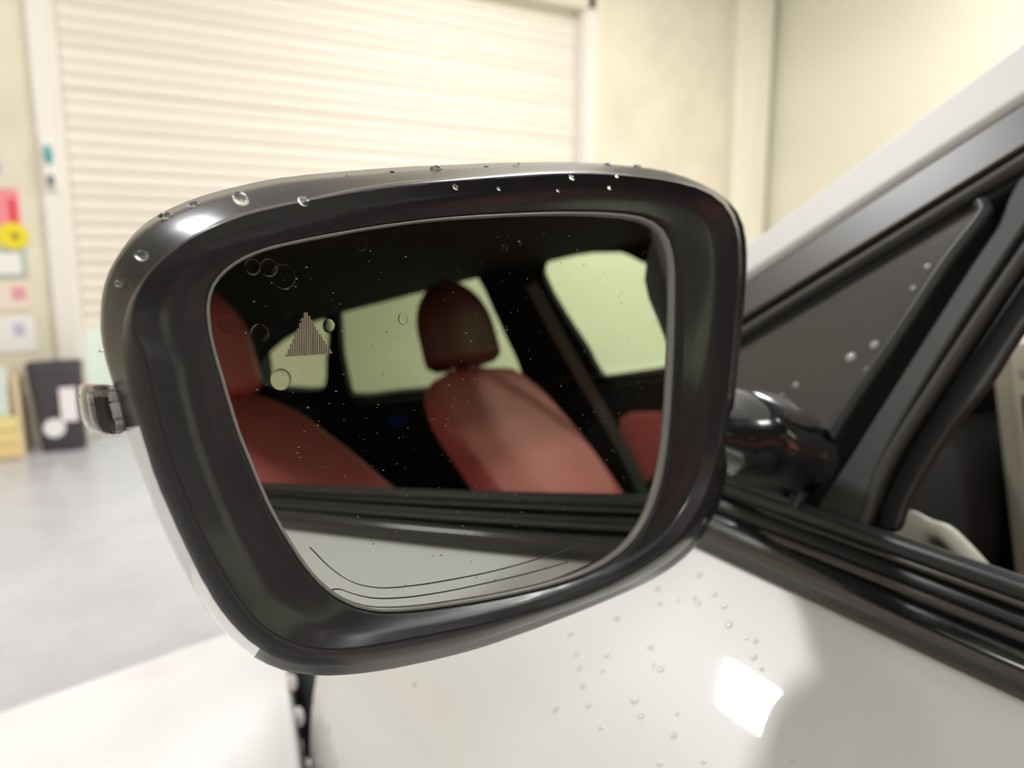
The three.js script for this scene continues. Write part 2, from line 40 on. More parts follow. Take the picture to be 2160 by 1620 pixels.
T.ridgeOut = [[.0077,1.0897,-.1763],[.0074,1.0918,-.1764],[.0071,1.0938,-.1765],[.0069,1.0959,-.1767],[.0067,1.098,-.1768],[.0064,1.1002,-.177],[.0059,1.1025,-.1771],[.0054,1.105,-.1772],[.0051,1.1074,-.1774],[.0052,1.1098,-.1777],[.0056,1.1121,-.178],[.0064,1.1143,-.1784],[.0075,1.1165,-.1789],[.0089,1.1186,-.1794],[.0106,1.1205,-.1799],[.0125,1.1224,-.1805],[.0146,1.1241,-.1812],[.0169,1.1258,-.1819],[.0194,1.1274,-.1826],[.022,1.1289,-.1833],[.0249,1.1301,-.1841],[.0279,1.1313,-.1849],[.0311,1.1324,-.1857],[.0343,1.1333,-.1865],[.0376,1.1342,-.1873],[.0409,1.1351,-.1882],[.0443,1.136,-.1891],[.0477,1.1368,-.19],[.0512,1.1376,-.1909],[.0548,1.1384,-.1918],[.0584,1.1392,-.1928],[.0622,1.14,-.1938],[.066,1.1408,-.1948],[.07,1.1415,-.1959],[.0741,1.1423,-.197],[.0784,1.143,-.1982],[.0828,1.1437,-.1994],[.0874,1.1444,-.2007],[.0923,1.1451,-.202],[.0973,1.1458,-.2035],[.1027,1.1466,-.2051],[.1085,1.1474,-.2067],[.1146,1.1483,-.2086],[.1212,1.1492,-.2105],[.1284,1.1502,-.2127],[.1362,1.1512,-.2151],[.1446,1.1521,-.2178],[.1537,1.153,-.2207],[.1635,1.1537,-.2239],[.1743,1.1543,-.2274],[.186,1.1548,-.2313],[.1988,1.1551,-.2357],[.2127,1.1551,-.2405],[.2269,1.1544,-.2455],[.2404,1.1525,-.2503],[.2515,1.1492,-.254],[.2592,1.1442,-.2564],[.2634,1.1381,-.2572],[.2651,1.1314,-.257],[.2652,1.1247,-.2563],[.2644,1.1181,-.2552],[.2632,1.1117,-.254],[.2618,1.1057,-.2528],[.2603,1.0999,-.2516],[.2588,1.0944,-.2505],[.2573,1.0891,-.2494],[.2558,1.084,-.2484],[.2544,1.079,-.2474],[.2531,1.0743,-.2464],[.2517,1.0696,-.2456],[.2504,1.0651,-.2447],[.2491,1.0606,-.2439],[.2478,1.0562,-.243],[.2464,1.0519,-.2422],[.245,1.0476,-.2414],[.2435,1.0434,-.2406],[.2419,1.0392,-.2397],[.2401,1.0351,-.2388],[.2381,1.031,-.2379],[.2359,1.027,-.2368],[.2332,1.0231,-.2356],[.23,1.0195,-.2343],[.2263,1.0161,-.2328],[.222,1.013,-.2311],[.217,1.0103,-.2293],[.2115,1.008,-.2272],[.2055,1.006,-.2251],[.199,1.0046,-.2228],[.1922,1.0035,-.2205],[.1851,1.0029,-.2181],[.178,1.0025,-.2157],[.1709,1.0023,-.2135],[.164,1.0024,-.2113],[.1573,1.0025,-.2092],[.1507,1.0029,-.2072],[.1442,1.0033,-.2052],[.138,1.0038,-.2034],[.1319,1.0045,-.2016],[.126,1.0051,-.2],[.1203,1.0058,-.1984],[.1148,1.0065,-.1968],[.1094,1.0072,-.1954],[.1042,1.0079,-.194],[.0991,1.0086,-.1926],[.0941,1.0094,-.1913],[.0892,1.0102,-.1901],[.0843,1.011,-.1889],[.0795,1.0119,-.1877],[.0748,1.0128,-.1865],[.0702,1.0138,-.1854],[.0655,1.0147,-.1843],[.0609,1.0157,-.1832],[.0563,1.0167,-.1822],[.0518,1.0179,-.1812],[.0474,1.0192,-.1802],[.0431,1.0208,-.1793],[.0391,1.0228,-.1785],[.0355,1.0251,-.1778],[.0322,1.0277,-.1772],[.0293,1.0305,-.1767],[.0268,1.0334,-.1763],[.0247,1.0365,-.176],[.023,1.0396,-.1758],[.0215,1.0426,-.1757],[.0202,1.0455,-.1756],[.019,1.0484,-.1755],[.0179,1.0511,-.1754],[.0169,1.0537,-.1754],[.016,1.0562,-.1754],[.0152,1.0586,-.1754],[.0145,1.061,-.1754],[.0138,1.0633,-.1754],[.0131,1.0655,-.1754],[.0125,1.0676,-.1754],[.0119,1.0697,-.1755],[.0113,1.0718,-.1755],[.0108,1.0738,-.1756],[.0103,1.0758,-.1756],[.0098,1.0778,-.1757],[.0094,1.0798,-.1758],[.009,1.0818,-.1759],[.0087,1.0838,-.176],[.0083,1.0858,-.1761],[.008,1.0877,-.1762]];
T.crest = [[.0049,1.0897,-.1782],[.0045,1.0918,-.1783],[.0042,1.094,-.1784],[.0039,1.0962,-.1786],[.0038,1.0984,-.1787],[.0037,1.1007,-.1789],[.0036,1.103,-.1792],[.0036,1.1053,-.1794],[.0037,1.1077,-.1797],[.0042,1.11,-.18],[.0048,1.1123,-.1804],[.0058,1.1146,-.1808],[.0071,1.1167,-.1813],[.0086,1.1188,-.1818],[.0104,1.1207,-.1824],[.0124,1.1226,-.183],[.0146,1.1244,-.1837],[.0169,1.1261,-.1844],[.0194,1.1277,-.1851],[.022,1.1293,-.1858],[.0248,1.1307,-.1866],[.0279,1.1319,-.1874],[.031,1.1331,-.1882],[.0343,1.1341,-.1891],[.0377,1.135,-.1899],[.0411,1.1359,-.1908],[.0446,1.1367,-.1917],[.0481,1.1376,-.1926],[.0517,1.1385,-.1936],[.0553,1.1394,-.1945],[.059,1.1403,-.1955],[.0628,1.1412,-.1966],[.0668,1.142,-.1977],[.0709,1.1428,-.1988],[.0751,1.1436,-.1999],[.0795,1.1443,-.2011],[.084,1.145,-.2024],[.0888,1.1457,-.2037],[.0938,1.1464,-.2051],[.099,1.1472,-.2066],[.1046,1.148,-.2082],[.1105,1.1489,-.21],[.1169,1.1498,-.2119],[.1237,1.1508,-.214],[.1311,1.1518,-.2163],[.1391,1.1527,-.2187],[.1477,1.1536,-.2215],[.1569,1.1543,-.2244],[.1668,1.1549,-.2276],[.1776,1.1554,-.2312],[.1895,1.1557,-.2352],[.2026,1.156,-.2397],[.2171,1.1561,-.2448],[.2321,1.1556,-.2502],[.2465,1.1539,-.2554],[.2584,1.1506,-.2595],[.2666,1.1455,-.262],[.2712,1.1393,-.2631],[.2731,1.1325,-.2629],[.2733,1.1255,-.2622],[.2724,1.1186,-.261],[.2709,1.1121,-.2597],[.2693,1.1058,-.2583],[.2676,1.0998,-.257],[.2659,1.0941,-.2558],[.2643,1.0886,-.2546],[.2627,1.0834,-.2536],[.2613,1.0783,-.2526],[.26,1.0734,-.2516],[.2587,1.0686,-.2507],[.2574,1.0639,-.2499],[.2562,1.0592,-.2491],[.2551,1.0547,-.2483],[.2539,1.0501,-.2475],[.2527,1.0457,-.2468],[.2514,1.0412,-.246],[.2501,1.0368,-.2452],[.2486,1.0323,-.2444],[.2469,1.0279,-.2436],[.245,1.0236,-.2426],[.2425,1.0195,-.2415],[.2396,1.0155,-.2402],[.236,1.0118,-.2387],[.2318,1.0083,-.2371],[.2269,1.0053,-.2352],[.2213,1.0027,-.2331],[.2149,1.0006,-.2307],[.2079,.9991,-.2282],[.2005,.9982,-.2256],[.1927,.9977,-.223],[.1849,.9975,-.2204],[.1773,.9975,-.2179],[.1699,.9976,-.2155],[.1626,.9979,-.2132],[.1555,.9984,-.211],[.1487,.9989,-.2089],[.1421,.9995,-.207],[.1357,1.0001,-.2051],[.1296,1.0008,-.2033],[.1236,1.0014,-.2017],[.1179,1.002,-.2001],[.1123,1.0026,-.1985],[.1068,1.0032,-.197],[.1015,1.0038,-.1956],[.0962,1.0045,-.1942],[.091,1.0052,-.1929],[.0859,1.0061,-.1916],[.0808,1.007,-.1903],[.0758,1.008,-.1891],[.0708,1.009,-.1879],[.0659,1.01,-.1867],[.061,1.0111,-.1856],[.0562,1.0124,-.1845],[.0515,1.0137,-.1834],[.0468,1.0153,-.1824],[.0424,1.0171,-.1814],[.0382,1.0191,-.1806],[.0343,1.0215,-.1798],[.0309,1.0243,-.1792],[.0279,1.0273,-.1787],[.0253,1.0304,-.1783],[.023,1.0336,-.1779],[.0211,1.0368,-.1777],[.0195,1.04,-.1775],[.0181,1.0431,-.1774],[.0168,1.046,-.1773],[.0157,1.0489,-.1773],[.0147,1.0517,-.1772],[.0138,1.0543,-.1772],[.0129,1.0569,-.1772],[.0122,1.0594,-.1772],[.0114,1.0618,-.1772],[.0107,1.0641,-.1773],[.01,1.0663,-.1773],[.0093,1.0686,-.1773],[.0087,1.0707,-.1774],[.0082,1.0729,-.1774],[.0076,1.075,-.1775],[.0072,1.0771,-.1776],[.0068,1.0792,-.1776],[.0064,1.0813,-.1777],[.006,1.0834,-.1778],[.0057,1.0855,-.1779],[.0053,1.0876,-.178]];
T.crestOut = [[.0039,1.0894,-.1803],[.0034,1.0916,-.1804],[.0031,1.0939,-.1805],[.0029,1.0961,-.1807],[.0028,1.0984,-.1809],[.0027,1.1007,-.1811],[.0027,1.103,-.1813],[.0029,1.1054,-.1816],[.0033,1.1077,-.1819],[.0038,1.1101,-.1823],[.0046,1.1124,-.1827],[.0056,1.1146,-.1831],[.007,1.1167,-.1836],[.0086,1.1188,-.1842],[.0104,1.1208,-.1848],[.0125,1.1227,-.1854],[.0147,1.1245,-.1861],[.017,1.1262,-.1868],[.0195,1.1279,-.1875],[.0222,1.1295,-.1882],[.025,1.131,-.189],[.028,1.1323,-.1898],[.0313,1.1334,-.1907],[.0346,1.1345,-.1915],[.0381,1.1354,-.1924],[.0415,1.1363,-.1933],[.0451,1.1371,-.1943],[.0486,1.138,-.1952],[.0522,1.139,-.1962],[.0559,1.1399,-.1971],[.0597,1.1409,-.1982],[.0636,1.1418,-.1992],[.0676,1.1427,-.2003],[.0718,1.1435,-.2015],[.0761,1.1443,-.2027],[.0806,1.145,-.2039],[.0852,1.1457,-.2052],[.0901,1.1464,-.2065],[.0951,1.1471,-.208],[.1005,1.1479,-.2095],[.1062,1.1487,-.2112],[.1122,1.1496,-.213],[.1187,1.1506,-.2149],[.1257,1.1516,-.2171],[.1333,1.1526,-.2194],[.1414,1.1536,-.222],[.1501,1.1545,-.2247],[.1595,1.1552,-.2278],[.1695,1.1557,-.231],[.1804,1.1561,-.2346],[.1925,1.1564,-.2387],[.2059,1.1567,-.2434],[.2207,1.1569,-.2487],[.2363,1.1564,-.2544],[.2512,1.1548,-.2598],[.2635,1.1514,-.2641],[.2721,1.1463,-.2668],[.2769,1.14,-.2679],[.2789,1.133,-.2679],[.2791,1.1259,-.2671],[.2782,1.1189,-.2658],[.2766,1.1121,-.2644],[.2748,1.1057,-.263],[.273,1.0995,-.2617],[.2712,1.0937,-.2604],[.2695,1.0881,-.2592],[.268,1.0828,-.258],[.2665,1.0776,-.257],[.2651,1.0726,-.256],[.2638,1.0677,-.2551],[.2626,1.0628,-.2543],[.2614,1.0581,-.2535],[.2603,1.0534,-.2527],[.2592,1.0488,-.252],[.2581,1.0442,-.2512],[.2569,1.0396,-.2505],[.2556,1.035,-.2497],[.2543,1.0304,-.249],[.2527,1.0259,-.2481],[.2508,1.0214,-.2472],[.2485,1.0171,-.2461],[.2456,1.0129,-.2448],[.242,1.009,-.2433],[.2378,1.0054,-.2416],[.2329,1.0022,-.2397],[.2272,.9995,-.2375],[.2206,.9974,-.2351],[.2133,.9959,-.2325],[.2055,.995,-.2297],[.1974,.9945,-.2269],[.1892,.9944,-.2241],[.1813,.9945,-.2215],[.1736,.9947,-.219],[.1661,.995,-.2166],[.1587,.9956,-.2143],[.1517,.9962,-.2122],[.1448,.9968,-.2101],[.1383,.9975,-.2082],[.132,.9981,-.2064],[.126,.9987,-.2046],[.1201,.9993,-.203],[.1143,.9999,-.2014],[.1087,1.0004,-.1999],[.1033,1.001,-.1984],[.0978,1.0016,-.1969],[.0925,1.0024,-.1955],[.0872,1.0033,-.1942],[.0819,1.0042,-.1929],[.0768,1.0052,-.1916],[.0716,1.0063,-.1903],[.0666,1.0074,-.1891],[.0616,1.0086,-.188],[.0566,1.0099,-.1868],[.0518,1.0113,-.1857],[.047,1.013,-.1847],[.0424,1.0148,-.1837],[.0381,1.0169,-.1828],[.0342,1.0194,-.182],[.0306,1.0222,-.1814],[.0276,1.0253,-.1809],[.0249,1.0285,-.1804],[.0226,1.0318,-.1801],[.0206,1.0351,-.1799],[.0189,1.0383,-.1797],[.0174,1.0415,-.1796],[.0162,1.0446,-.1795],[.015,1.0475,-.1794],[.014,1.0504,-.1794],[.0131,1.0531,-.1794],[.0122,1.0557,-.1793],[.0114,1.0583,-.1794],[.0106,1.0607,-.1794],[.0099,1.0631,-.1794],[.0092,1.0654,-.1794],[.0085,1.0677,-.1794],[.0078,1.07,-.1795],[.0073,1.0722,-.1795],[.0067,1.0744,-.1796],[.0063,1.0765,-.1797],[.0059,1.0787,-.1798],[.0055,1.0808,-.1799],[.0051,1.0829,-.18],[.0047,1.0851,-.1801],[.0043,1.0872,-.1802]];
T.outer = [[.0016,1.0878,-.191],[.0013,1.0902,-.1911],[.0009,1.0927,-.1912],[.0004,1.0952,-.1913],[-.0001,1.0978,-.1914],[-.0004,1.1004,-.1915],[-.0006,1.1031,-.1917],[-.0006,1.1057,-.1919],[-.0004,1.1084,-.1922],[-.0001,1.1111,-.1925],[.0005,1.1138,-.1929],[.0013,1.1165,-.1933],[.0025,1.1191,-.1938],[.0039,1.1216,-.1944],[.0057,1.124,-.1951],[.0078,1.1263,-.1958],[.0103,1.1284,-.1966],[.013,1.1303,-.1975],[.0161,1.1321,-.1984],[.0193,1.1337,-.1994],[.0227,1.1352,-.2004],[.0263,1.1366,-.2015],[.03,1.1379,-.2025],[.0338,1.139,-.2036],[.0377,1.1402,-.2047],[.0416,1.1412,-.2058],[.0457,1.1422,-.207],[.0498,1.1431,-.2081],[.054,1.1439,-.2093],[.0583,1.1447,-.2105],[.0626,1.1455,-.2117],[.0671,1.1463,-.2129],[.0716,1.147,-.2141],[.0763,1.1478,-.2154],[.0811,1.1486,-.2167],[.0861,1.1493,-.2181],[.0912,1.15,-.2195],[.0965,1.1508,-.2209],[.1021,1.1515,-.2224],[.108,1.1523,-.224],[.1141,1.1531,-.2257],[.1206,1.154,-.2275],[.1276,1.1548,-.2294],[.135,1.1558,-.2314],[.1429,1.1567,-.2335],[.1514,1.1576,-.2358],[.1606,1.1585,-.2382],[.1704,1.1593,-.2409],[.1811,1.1601,-.2437],[.1926,1.1607,-.2468],[.2047,1.161,-.2499],[.2172,1.1607,-.2532],[.2299,1.1598,-.2564],[.2424,1.1581,-.2595],[.2545,1.1556,-.2625],[.2654,1.152,-.265],[.2737,1.1471,-.2668],[.2788,1.1409,-.2676],[.2812,1.134,-.2676],[.2818,1.1268,-.2672],[.2814,1.1197,-.2665],[.2806,1.1128,-.2658],[.2795,1.1062,-.2649],[.2782,1.0999,-.2641],[.2768,1.0939,-.2632],[.2755,1.0881,-.2624],[.2742,1.0825,-.2616],[.273,1.0771,-.2608],[.272,1.0719,-.2601],[.271,1.0668,-.2595],[.27,1.0617,-.2588],[.2691,1.0568,-.2582],[.2682,1.0519,-.2575],[.2673,1.047,-.2569],[.2664,1.0422,-.2562],[.2654,1.0373,-.2556],[.2642,1.0325,-.2549],[.2629,1.0277,-.2542],[.2614,1.0229,-.2534],[.2596,1.0182,-.2525],[.2574,1.0136,-.2516],[.2547,1.0091,-.2505],[.2514,1.0048,-.2493],[.2475,1.0008,-.2479],[.2428,.9972,-.2464],[.2374,.994,-.2447],[.2312,.9914,-.2429],[.2243,.9893,-.2409],[.2169,.9878,-.2389],[.209,.9867,-.2367],[.201,.9862,-.2346],[.1928,.986,-.2325],[.1847,.9861,-.2304],[.1768,.9864,-.2283],[.1693,.9868,-.2264],[.162,.9871,-.2245],[.155,.9874,-.2227],[.1482,.9878,-.221],[.1416,.9882,-.2193],[.1352,.9887,-.2177],[.1289,.9892,-.2161],[.1227,.9898,-.2145],[.1167,.9903,-.213],[.1107,.9909,-.2115],[.1048,.9916,-.21],[.099,.9924,-.2085],[.0932,.9933,-.2071],[.0875,.9943,-.2057],[.0818,.9954,-.2043],[.0762,.9965,-.2029],[.0706,.9977,-.2016],[.0651,.9991,-.2003],[.0597,1.0005,-.199],[.0544,1.0022,-.1977],[.0492,1.004,-.1965],[.0442,1.0062,-.1954],[.0395,1.0086,-.1944],[.0352,1.0113,-.1935],[.0313,1.0144,-.1927],[.028,1.0178,-.1921],[.0251,1.0213,-.1917],[.0225,1.0249,-.1913],[.0203,1.0284,-.191],[.0184,1.0319,-.1908],[.0167,1.0353,-.1906],[.0152,1.0386,-.1905],[.014,1.0418,-.1905],[.0128,1.0449,-.1904],[.0118,1.0479,-.1904],[.0108,1.0508,-.1904],[.0099,1.0536,-.1904],[.009,1.0563,-.1904],[.0083,1.0589,-.1904],[.0075,1.0615,-.1904],[.0069,1.064,-.1904],[.0062,1.0665,-.1905],[.0056,1.0689,-.1905],[.005,1.0713,-.1906],[.0044,1.0737,-.1906],[.0039,1.076,-.1907],[.0034,1.0784,-.1907],[.0028,1.0807,-.1908],[.0024,1.0831,-.1908],[.002,1.0854,-.1909]];
T.outerB = [[.0012,1.0872,-.195],[.0009,1.0897,-.1951],[.0004,1.0922,-.1952],[-.0001,1.0948,-.1953],[-.0006,1.0975,-.1954],[-.001,1.1002,-.1955],[-.0012,1.1029,-.1957],[-.0013,1.1056,-.1959],[-.0011,1.1084,-.1962],[-.0008,1.1112,-.1965],[-.0003,1.114,-.1968],[.0005,1.1168,-.1973],[.0016,1.1195,-.1978],[.0031,1.1221,-.1984],[.0049,1.1247,-.1991],[.007,1.127,-.1998],[.0095,1.1292,-.2006],[.0124,1.1312,-.2016],[.0156,1.133,-.2025],[.019,1.1347,-.2035],[.0225,1.1362,-.2046],[.0262,1.1376,-.2057],[.0301,1.1389,-.2068],[.034,1.1401,-.2079],[.038,1.1413,-.209],[.042,1.1424,-.2102],[.0462,1.1434,-.2114],[.0505,1.1442,-.2125],[.0548,1.1451,-.2137],[.0593,1.1458,-.215],[.0638,1.1466,-.2162],[.0684,1.1474,-.2175],[.073,1.1481,-.2187],[.0778,1.1489,-.2201],[.0828,1.1496,-.2214],[.0879,1.1504,-.2228],[.0932,1.1512,-.2242],[.0987,1.1519,-.2257],[.1044,1.1527,-.2273],[.1104,1.1534,-.2289],[.1167,1.1542,-.2306],[.1234,1.1551,-.2324],[.1305,1.156,-.2344],[.1381,1.1569,-.2364],[.1462,1.1578,-.2386],[.1549,1.1588,-.241],[.1643,1.1597,-.2435],[.1745,1.1606,-.2462],[.1855,1.1614,-.2491],[.1974,1.1621,-.2523],[.2099,1.1624,-.2556],[.2226,1.1621,-.2589],[.2354,1.161,-.2621],[.2479,1.1591,-.2652],[.2602,1.1564,-.2682],[.2713,1.1528,-.2708],[.28,1.1478,-.2726],[.2854,1.1416,-.2735],[.2879,1.1345,-.2736],[.2885,1.1271,-.2731],[.2881,1.1198,-.2724],[.2873,1.1128,-.2717],[.2862,1.106,-.2708],[.2849,1.0996,-.2699],[.2834,1.0934,-.269],[.282,1.0874,-.2682],[.2807,1.0817,-.2674],[.2795,1.0762,-.2666],[.2784,1.0708,-.2659],[.2774,1.0656,-.2652],[.2765,1.0604,-.2645],[.2756,1.0554,-.2639],[.2747,1.0503,-.2632],[.2738,1.0453,-.2626],[.2729,1.0404,-.2619],[.2718,1.0354,-.2613],[.2707,1.0305,-.2605],[.2694,1.0255,-.2598],[.2679,1.0206,-.259],[.266,1.0158,-.2581],[.2637,1.011,-.2571],[.261,1.0064,-.256],[.2576,1.002,-.2548],[.2536,.9979,-.2534],[.2488,.9942,-.2519],[.2432,.9909,-.2501],[.2369,.9882,-.2483],[.2298,.9861,-.2462],[.2222,.9845,-.2441],[.2142,.9834,-.242],[.2059,.9828,-.2398],[.1975,.9827,-.2376],[.1892,.9829,-.2354],[.181,.9832,-.2333],[.1733,.9835,-.2313],[.1658,.9838,-.2294],[.1587,.9842,-.2276],[.1517,.9846,-.2258],[.1449,.985,-.2241],[.1383,.9855,-.2224],[.1319,.986,-.2207],[.1255,.9866,-.2191],[.1193,.9871,-.2176],[.1132,.9877,-.216],[.1071,.9884,-.2145],[.1012,.9892,-.213],[.0952,.9902,-.2115],[.0893,.9912,-.2101],[.0835,.9923,-.2087],[.0778,.9935,-.2073],[.0721,.9947,-.2059],[.0664,.9961,-.2045],[.0608,.9976,-.2032],[.0554,.9993,-.2019],[.05,1.0012,-.2007],[.045,1.0034,-.1995],[.0402,1.0059,-.1985],[.0357,1.0087,-.1975],[.0317,1.0119,-.1968],[.0283,1.0153,-.1962],[.0253,1.019,-.1957],[.0227,1.0226,-.1953],[.0204,1.0262,-.195],[.0184,1.0298,-.1948],[.0167,1.0333,-.1946],[.0152,1.0367,-.1945],[.0139,1.04,-.1944],[.0127,1.0432,-.1944],[.0116,1.0462,-.1944],[.0106,1.0492,-.1943],[.0097,1.052,-.1943],[.0088,1.0548,-.1943],[.008,1.0575,-.1944],[.0073,1.0602,-.1944],[.0066,1.0627,-.1944],[.006,1.0653,-.1945],[.0053,1.0678,-.1945],[.0047,1.0702,-.1945],[.0041,1.0727,-.1946],[.0036,1.0751,-.1946],[.003,1.0775,-.1947],[.0024,1.0799,-.1947],[.002,1.0823,-.1948],[.0016,1.0848,-.1949]];
T.lens = [[-.0039,1.0918,-.193],[-.0031,1.0929,-.1933],[-.0003,1.0929,-.1941],[.0025,1.0915,-.1947],[.003,1.0882,-.1945],[.0026,1.0813,-.1938],[-.0019,1.0814,-.1927],[-.0034,1.0839,-.1925],[-.0039,1.0878,-.1927]];
T.lensIn = [[-.0031,1.0901,-.1993],[-.0014,1.091,-.1998],[.0004,1.0906,-.2003],[.0006,1.0862,-.2],[.0009,1.081,-.1996],[-.0016,1.0812,-.199],[-.0027,1.0846,-.199]];
T.lensBack = [[-.0039,1.0897,-.2037],[-.0031,1.0908,-.2041],[-.0004,1.0908,-.2047],[.0022,1.0895,-.2053],[.0027,1.0863,-.2052],[.0024,1.0796,-.2046],[-.0019,1.0797,-.2035],[-.0033,1.0821,-.2033],[-.0039,1.086,-.2034]];
T.lensDark = [[-.0034,1.0896,-.1997],[-.0016,1.0894,-.2002],[-.0009,1.0881,-.2002],[-.0009,1.0842,-.1999],[-.0003,1.0807,-.1998],[-.002,1.0809,-.1994],[-.0029,1.0829,-.1993],[-.0034,1.0866,-.1995]];
T.lensA = [[-.0013,1.0898,-.1998],[.0005,1.0897,-.2002],[.0005,1.0883,-.2001],[-.0013,1.0882,-.1996]];
T.lensB = [[-.0013,1.0877,-.1996],[.0005,1.0879,-.2001],[.0005,1.0842,-.1998],[-.0007,1.084,-.1995]];
T.lensC = [[-.0003,1.0834,-.1995],[.0004,1.0835,-.1997],[.0005,1.0826,-.1996],[-.0003,1.0825,-.1994]];
T.lensD = [[-.004,1.0906,-.1981],[-.0036,1.0903,-.1982],[-.0035,1.0864,-.1979],[-.003,1.0833,-.1977],[-.0036,1.0837,-.1976],[-.0041,1.087,-.1978]];
T.glassDrops = [[.041,1.1178,-.1957,.0032],[.0373,1.1201,-.1951,.0023],[.0552,1.1151,-.1988,.0023],[.0709,1.1266,-.2039,.0023],[.0975,1.1197,-.21,.002],[.0261,1.1065,-.1912,.0026],[.0338,1.1036,-.1926,.0024],[.0415,1.1089,-.1949,.002],[.0525,1.1046,-.197,.002],[.0384,1.0916,-.1925,.0029],[.0588,1.1061,-.1987,.002],[.0546,1.1104,-.1981,.0015],[.0462,1.1155,-.1967,.0015],[.0757,1.1178,-.2041,.002],[.0639,1.1265,-.2021,.0018],[.0753,1.1231,-.2046,.0014],[.0809,1.1238,-.2061,.0014],[.0332,1.1203,-.1942,.002],[.0628,1.1113,-.2002,.0014],[.0893,1.1148,-.2073,.0015],[.1115,1.1209,-.214,.0014],[.1172,1.1267,-.2162,.0012],[.1365,1.1307,-.2223,.0014],[.1521,1.1326,-.2273,.0014],[.0889,1.1094,-.2066,.0014],[.076,1.1054,-.2028,.0018],[.0446,1.0937,-.1941,.0014],[.1242,1.1285,-.2184,.0011]];
T.tri = [[.0463,1.109,-.1957],[.04,1.0973,-.1931],[.0531,1.0972,-.1961]];
T.triBars = [[[.0404,1.0979,-.1932],[.0403,1.0973,-.1932]],[[.0411,1.0992,-.1935],[.0409,1.0973,-.1933]],[[.0418,1.1005,-.1938],[.0415,1.0973,-.1934]],[[.0425,1.1018,-.1941],[.0421,1.0973,-.1936]],[[.0432,1.1031,-.1944],[.0427,1.0973,-.1937]],[[.0439,1.1044,-.1947],[.0434,1.0973,-.1938]],[[.0446,1.1058,-.195],[.044,1.0973,-.194]],[[.0453,1.1071,-.1953],[.0446,1.0973,-.1941]],[[.046,1.1084,-.1956],[.0452,1.0972,-.1943]],[[.0466,1.1084,-.1957],[.0458,1.0972,-.1944]],[[.0472,1.1075,-.1957],[.0464,1.0972,-.1946]],[[.0477,1.1065,-.1958],[.0471,1.0972,-.1947]],[[.0483,1.1055,-.1958],[.0477,1.0972,-.1948]],[[.0488,1.1046,-.1958],[.0483,1.0972,-.195]],[[.0494,1.1036,-.1959],[.0489,1.0972,-.1951]],[[.05,1.1026,-.1959],[.0496,1.0972,-.1953]],[[.0505,1.1017,-.1959],[.0502,1.0972,-.1954]],[[.0511,1.1007,-.196],[.0509,1.0972,-.1956]],[[.0517,1.0997,-.196],[.0515,1.0972,-.1957]],[[.0523,1.0987,-.1961],[.0522,1.0972,-.1959]],[[.0528,1.0977,-.1961],[.0528,1.0972,-.196]]];
T.hairline = [[.0434,1.0459,-.1898],[.0491,1.0384,-.1907],[.0552,1.0327,-.1918],[.0633,1.0285,-.1936],[.0745,1.0256,-.1962],[.0904,1.0228,-.2001],[.1081,1.0203,-.2048],[.1281,1.0185,-.2104],[.151,1.0171,-.2171]];
T.hairline2 = [[.0479,1.0325,-.1901],[.0509,1.032,-.1908],[.0551,1.0293,-.1916],[.0617,1.0259,-.193],[.0711,1.023,-.1952],[.0848,1.0202,-.1986],[.1038,1.0173,-.2035],[.1257,1.0144,-.2095],[.1429,1.0126,-.2145]];
T.topDrops = [[.0799,1.1483,-.2195,.0016],[.0963,1.151,-.224,.0022],[.1172,1.1539,-.2297,.0011],[.1311,1.1559,-.2335,.0016],[.156,1.1583,-.2402,.0008],[.1807,1.1605,-.2468,.0017],[.1995,1.1615,-.2517,.0019],[.219,1.1619,-.2569,.0008],[.0216,1.1355,-.2033,.0016],[.0147,1.1323,-.2012,.0017],[.0646,1.1461,-.2154,.0008],[-.0013,1.1009,-.1945,.0008],[.173,1.1598,-.2447,.0006]];
T.rimDrops = [[.0308,1.1366,-.1913,.0019],[.1399,1.15,-.2114,.0012],[.1633,1.1525,-.2177,.0011],[.0908,1.143,-.1975,.0009],[.1333,1.1452,-.2093,.0008],[.0452,1.1365,-.1888,.0014],[.1073,1.1438,-.2019,.0008],[.1587,1.148,-.2157,.0009],[.008,1.1229,-.1863,.0014],[.0031,1.1167,-.1886,.0009],[.0048,1.1167,-.188,.0009]];
